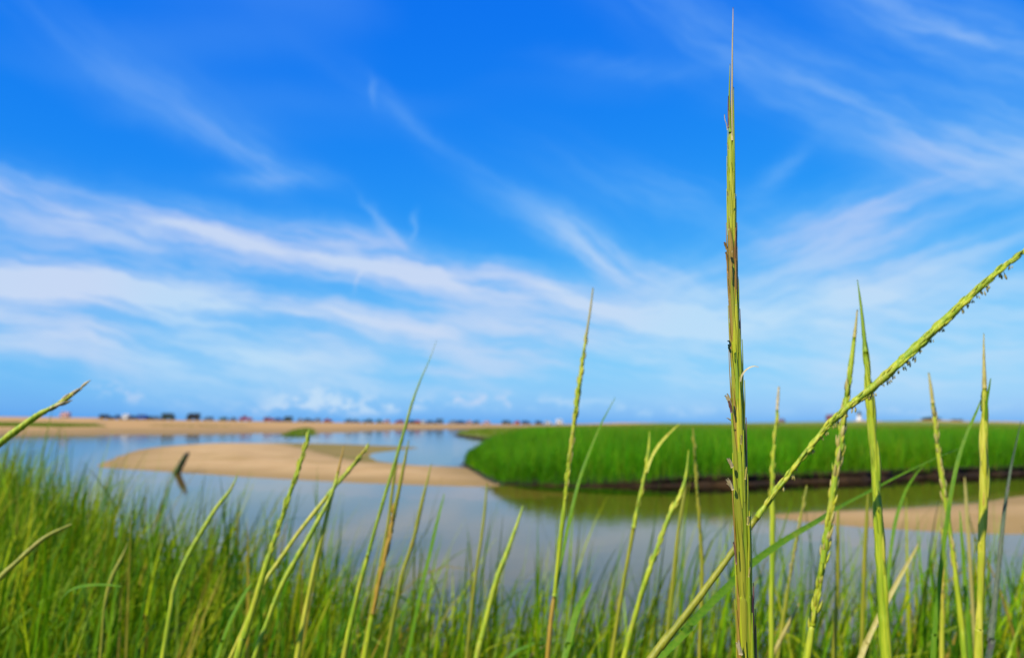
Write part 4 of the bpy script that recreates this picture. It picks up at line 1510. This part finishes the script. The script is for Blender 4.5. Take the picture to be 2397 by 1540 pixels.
ORD = ['first', 'second', 'third', 'fourth', 'fifth', 'sixth', 'seventh', 'eighth', 'ninth', 'tenth', 'eleventh', 'twelfth', 'thirteenth', 'fourteenth', 'fifteenth', 'sixteenth',
       'seventeenth', 'eighteenth', 'nineteenth', 'twentieth']
VEH = [(152, 18, 'pale pink', 'camper van'), (247, 26, 'black', 'jeep'), (273, 24, 'navy blue', 'pickup truck'), (295, 15, 'white', 'camper van'), (312, 22, 'navy blue', 'jeep'),
       (333, 19, 'blue', 'camper van'), (349, 17, 'dark green', 'jeep'), (369, 18, 'slate blue', 'pickup truck'), (394, 27, 'dark green', 'camper van'), (452, 28, 'black', 'camper van'),
       (488, 20, 'slate blue', 'jeep'), (522, 16, 'teal', 'jeep'), (545, 14, 'slate blue', 'pickup truck'), (575, 28, 'dark red', 'pickup truck'), (630, 23, 'dark red', 'jeep'),
       (653, 16, 'blue', 'jeep'), (674, 18, 'dark green', 'camper van'), (705, 17, 'grey', 'pickup truck'), (723, 17, 'slate blue', 'jeep'), (742, 17, 'grey', 'jeep'), (768, 18, 'dark red', 'pickup truck'),
       (815, 15, 'slate blue', 'jeep'), (834, 17, 'slate blue', 'pickup truck'), (862, 23, 'dark green', 'pickup truck'), (889, 14, 'teal', 'jeep'), (905, 14, 'pale pink', 'jeep'), (935, 20, 'dark red', 'jeep'),
       (962, 15, 'black', 'jeep'), (976, 14, 'red', 'jeep'), (990, 12, 'white', 'jeep'), (1009, 19, 'slate blue', 'jeep'), (1028, 18, 'slate blue', 'camper van'), (1060, 20, 'grey', 'jeep'),
       (1081, 20, 'navy blue', 'jeep'), (1100, 15, 'pale pink', 'jeep'), (1114, 15, 'slate blue', 'jeep'), (1139, 17, 'pale pink', 'pickup truck'), (1187, 22, 'dark green', 'jeep'), (1210, 13, 'red', 'jeep'),
       (1232, 20, 'navy blue', 'jeep'), (1262, 17, 'black', 'jeep'), (1283, 14, 'white', 'jeep'), (1310, 14, 'white', 'camper van')]
nv = len(VEH)
for i, (X, w_, c_, k_) in enumerate(VEH):
    if i < 20:
        place = ORD[i] + ' from the left'
    elif nv - 1 - i < 20:
        place = ORD[nv - 1 - i] + ' from the right'
    else:
        place = ORD[i - 20].join(['twenty-', ' from the left'])
    vehicle(k_, c_, X, w_, 0, rng.random() < 0.5, '%s vehicle, %s in the row along the far beach' % (c_, place))

M_white = mat_plain('white_paint', C(.78, .77, .74), 0.6)
M_black = mat_plain('lantern_black', C(.015, .02, .035), 0.4)
M_red = mat_plain('roof_shingle', C(.16, .05, .05), 0.8)
M_pane = mat_plain('window_pane', C(.03, .04, .06), 0.1)
M_clap = mat_plain('clapboard', C(.34, .20, .19), 0.7)


def place_far(X, y, extra=0.0):
    x = (X - W0 / 2) / F0 * y / 1.006
    z = float(terrain(np.array([x]), np.array([float(y)]))[0][0])
    return np.array([x, y, z + extra])


def lathe(rings, n=20):
    V_, q = [], []
    for (r_, z) in rings:
        for k in range(n):
            a = 2 * math.pi * k / n
            V_.append((r_ * math.cos(a), r_ * math.sin(a), z))
    for i in range(len(rings) - 1):
        for k in range(n):
            q.append((i * n + k, i * n + (k + 1) % n, (i + 1) * n + (k + 1) % n, (i + 1) * n + k))
    e = (len(rings) - 1) * n
    return V_, q, [(e, e + k, e + k + 1) for k in range(1, n - 1)]


def box(x0, x1, y0, y1, z0, z1):
    V_ = [(x, y, z) for z in (z0, z1) for y in (y0, y1) for x in (x0, x1)]
    q = [(0, 2, 3, 1), (4, 5, 7, 6), (0, 1, 5, 4), (2, 6, 7, 3), (0, 4, 6, 2), (1, 3, 7, 5)]
    return V_, q


def child(name, vq, mat, root, smooth=False):
    return link(name, np_mesh(name, vq[0], vq[1], vq[2] if len(vq) > 2 else None, smooth=smooth), mat, root)


FAR = 620.0
pos = place_far(2012, FAR)
lh = empty('lighthouse', pos)
tag(lh, 'white lighthouse tower with dark lantern on the far dunes', 'lighthouse')
child('tower', lathe([(2.0, -0.5), (1.95, 0), (1.6, 3), (1.35, 5.6), (1.5, 5.9), (1.5, 6.0)]), M_white, lh, True)
child('gallery', lathe([(1.2, 5.95), (1.95, 6.0), (1.95, 6.2), (1.2, 6.25)]), M_black, lh)
rl = lathe([(1.85, 6.9), (1.9, 6.95), (1.9, 7.0), (1.85, 7.02)])
child('railing', rl, M_black, lh)
child('lantern', lathe([(1.05, 6.2), (1.05, 7.7)], 8), M_black, lh)
child('lantern_roof', lathe([(1.25, 7.7), (0.7, 8.3), (0.15, 8.7), (0.05, 9.3), (0.0, 9.4)], 12), M_black, lh)
for zz in (1.6, 4.2):
    child('window', box(-0.3, 0.3, -1.86 + 0.08 * zz, -1.5, zz, zz + 0.9), M_pane, lh)
child('door', box(-0.5, 0.5, -2.05, -1.6, 0.0, 1.2), M_black, lh)


def house(X, y, w_, d_, h_, rh, label, walls, name='house'):
    pos = place_far(X, y)
    r_ = empty(name, pos)
    tag(r_, label, 'house', None)
    child('wall', box(-w_ / 2, w_ / 2, -d_ / 2, d_ / 2, -0.6, h_), walls, r_)
    e = 0.35
    V_ = [(-w_ / 2 - e, -d_ / 2 - e, h_ - 0.1), (w_ / 2 + e, -d_ / 2 - e, h_ - 0.1), (w_ / 2 + e, d_ / 2 + e, h_ - 0.1), (-w_ / 2 - e, d_ / 2 + e, h_ - 0.1),
          (-w_ / 2 - e, 0, h_ + rh), (w_ / 2 + e, 0, h_ + rh)]
    rf = link('roof', np_mesh('roof', V_, [(0, 1, 5, 4), (2, 3, 4, 5), (3, 2, 1, 0)], [(0, 4, 3), (1, 2, 5)], smooth=False), M_red, r_)
    child('chimney', box(w_ * 0.15, w_ * 0.15 + 0.7, -0.35, 0.35, h_ + rh * 0.5, h_ + rh + 0.8), M_red, rf)
    n = max(2, int(w_ // 2.4))
    for k in range(n):
        cx = -w_ / 2 + (k + 0.5) * w_ / n
        wn = child('window', box(cx - 0.45, cx + 0.45, -d_ / 2 - 0.04, -d_ / 2 + 0.02, h_ * 0.42, h_ * 0.8), M_white, r_)
        child('pane', box(cx - 0.36, cx + 0.36, -d_ / 2 - 0.06, -d_ / 2 - 0.03, h_ * 0.46, h_ * 0.76), M_pane, wn)
    return r_


house(1947, FAR, 6.2, 5.5, 3.6, 2.4, 'dark red house beside the lighthouse on the far dunes', M_red)
house(1829, FAR, 4.0, 3.5, 1.7, 1.2, 'tiny red roofed hut on the far dunes behind the tall marsh, left of the house', M_clap, 'hut')


def thicket(X, y, wd, hg, label, n, seed):
    """leafy shrub: many small leaf faces over a few stems"""
    pos = place_far(X, y)
    rr = np.random.default_rng(seed)
    r_ = empty('shrub', pos)
    tag(r_, label, 'shrub', 'shrubs on the far dunes')
    lob = [(rr.uniform(-0.42, 0.42) * wd, rr.uniform(-0.6, 0.6), rr.uniform(0.25, 0.6) * hg, rr.uniform(0.14, 0.24) * wd, rr.uniform(0.3, 0.45) * hg) for _ in range(9)]
    cs = []
    for _ in range(n):
        lx, ly, lz, a_, c_ = lob[rr.integers(len(lob))]
        dv = rr.normal(0, 1, 3)
        dv /= np.linalg.norm(dv)
        k = rr.uniform(0.6, 1.05)
        cs.append((lx + dv[0] * a_ * k, ly + dv[1] * 1.4 * k, max(0.02, lz + dv[2] * c_ * k)))
    cs = np.array(cs)
    N_ = rr.normal(0, 1, (n, 3))
    U = np.cross(N_, rr.normal(0, 1, (n, 3)))
    U /= np.linalg.norm(U, axis=1)[:, None]
    Wv = np.cross(N_, U)
    Wv /= np.linalg.norm(Wv, axis=1)[:, None]
    s_ = rr.uniform(0.06, 0.14, (n, 1))
    V_ = np.stack([cs - U * s_, cs + Wv * s_ * 0.6, cs + U * s_, cs - Wv * s_ * 0.6], axis=1).reshape(-1, 3)
    q = np.arange(4 * n).reshape(-1, 4)
    cl = np.repeat(np.array([(.03, .075, .015)]) * rr.uniform(0.6, 1.5, (n, 1)), 4, axis=0)
    cr = link('crown', np_mesh('crown', V_, q, colors=cl, smooth=False), M_leaf, r_)
    V2, Q2, off = [], [], 0
    for lx, ly, lz, a_, c_ in lob:
        pth = np.array([[0.15 * lx, 0.1 * ly, -0.2, 0.06, 0], [0.6 * lx, 0.6 * ly, lz * 0.5, 0.045, 0], [lx, ly, lz, 0.02, 0]])[::-1]
        v_, q_, t_ = tube(pth, 5)
        V2.append(v_)
        Q2.append(q_ + off)
        off += len(v_)
    link('stems', np_mesh('stems', np.vstack(V2), np.vstack(Q2)), M['brown'], r_)


thicket(2172, CREST + 3, 10.0, 1.6, 'dark green shrub thicket on the dune crest right of the lighthouse', 5000, 1)
thicket(2240, CREST + 3, 5.0, 0.8, 'small low shrub on the dune crest, rightmost of the shrubs', 1800, 2)

# bare sand showing on the dune face at right
def sand_patch(X, Y0, w_, dep, label):
    y = CREST - 14.0
    c_ = place_far(X, y)
    n = 28
    V_ = []
    rr = np.random.default_rng(int(X))
    half = w_ / F0 * y / 2
    for i in range(9):
        for k in range(n):
            a = 2 * math.pi * k / n
            f = (i + 0.0) / 8
            rx = half * f * (1 + 0.12 * math.sin(3 * a + X))
            ry = dep * f
            px, py = c_[0] + rx * math.cos(a), y + ry * math.sin(a)
            pz = float(terrain(np.array([px]), np.array([py]))[0][0]) + 0.05 + 0.35 * (1 - f * f)
            V_.append((px, py, pz - (0.25 if i == 8 else 0)))
    q = []
    for i in range(8):
        for k in range(n):
            q.append((i * n + k, i * n + (k + 1) % n, (i + 1) * n + (k + 1) % n, (i + 1) * n + k))
    o_ = link('sand_patch', np_mesh('sand_patch', V_, q), M_beach)
    tag(o_, kind='structure')


sand_patch(2210, 0, 130, 12, '')
sand_patch(2030, 0, 60, 10, '')
sand_patch(2350, 0, 110, 10, '')
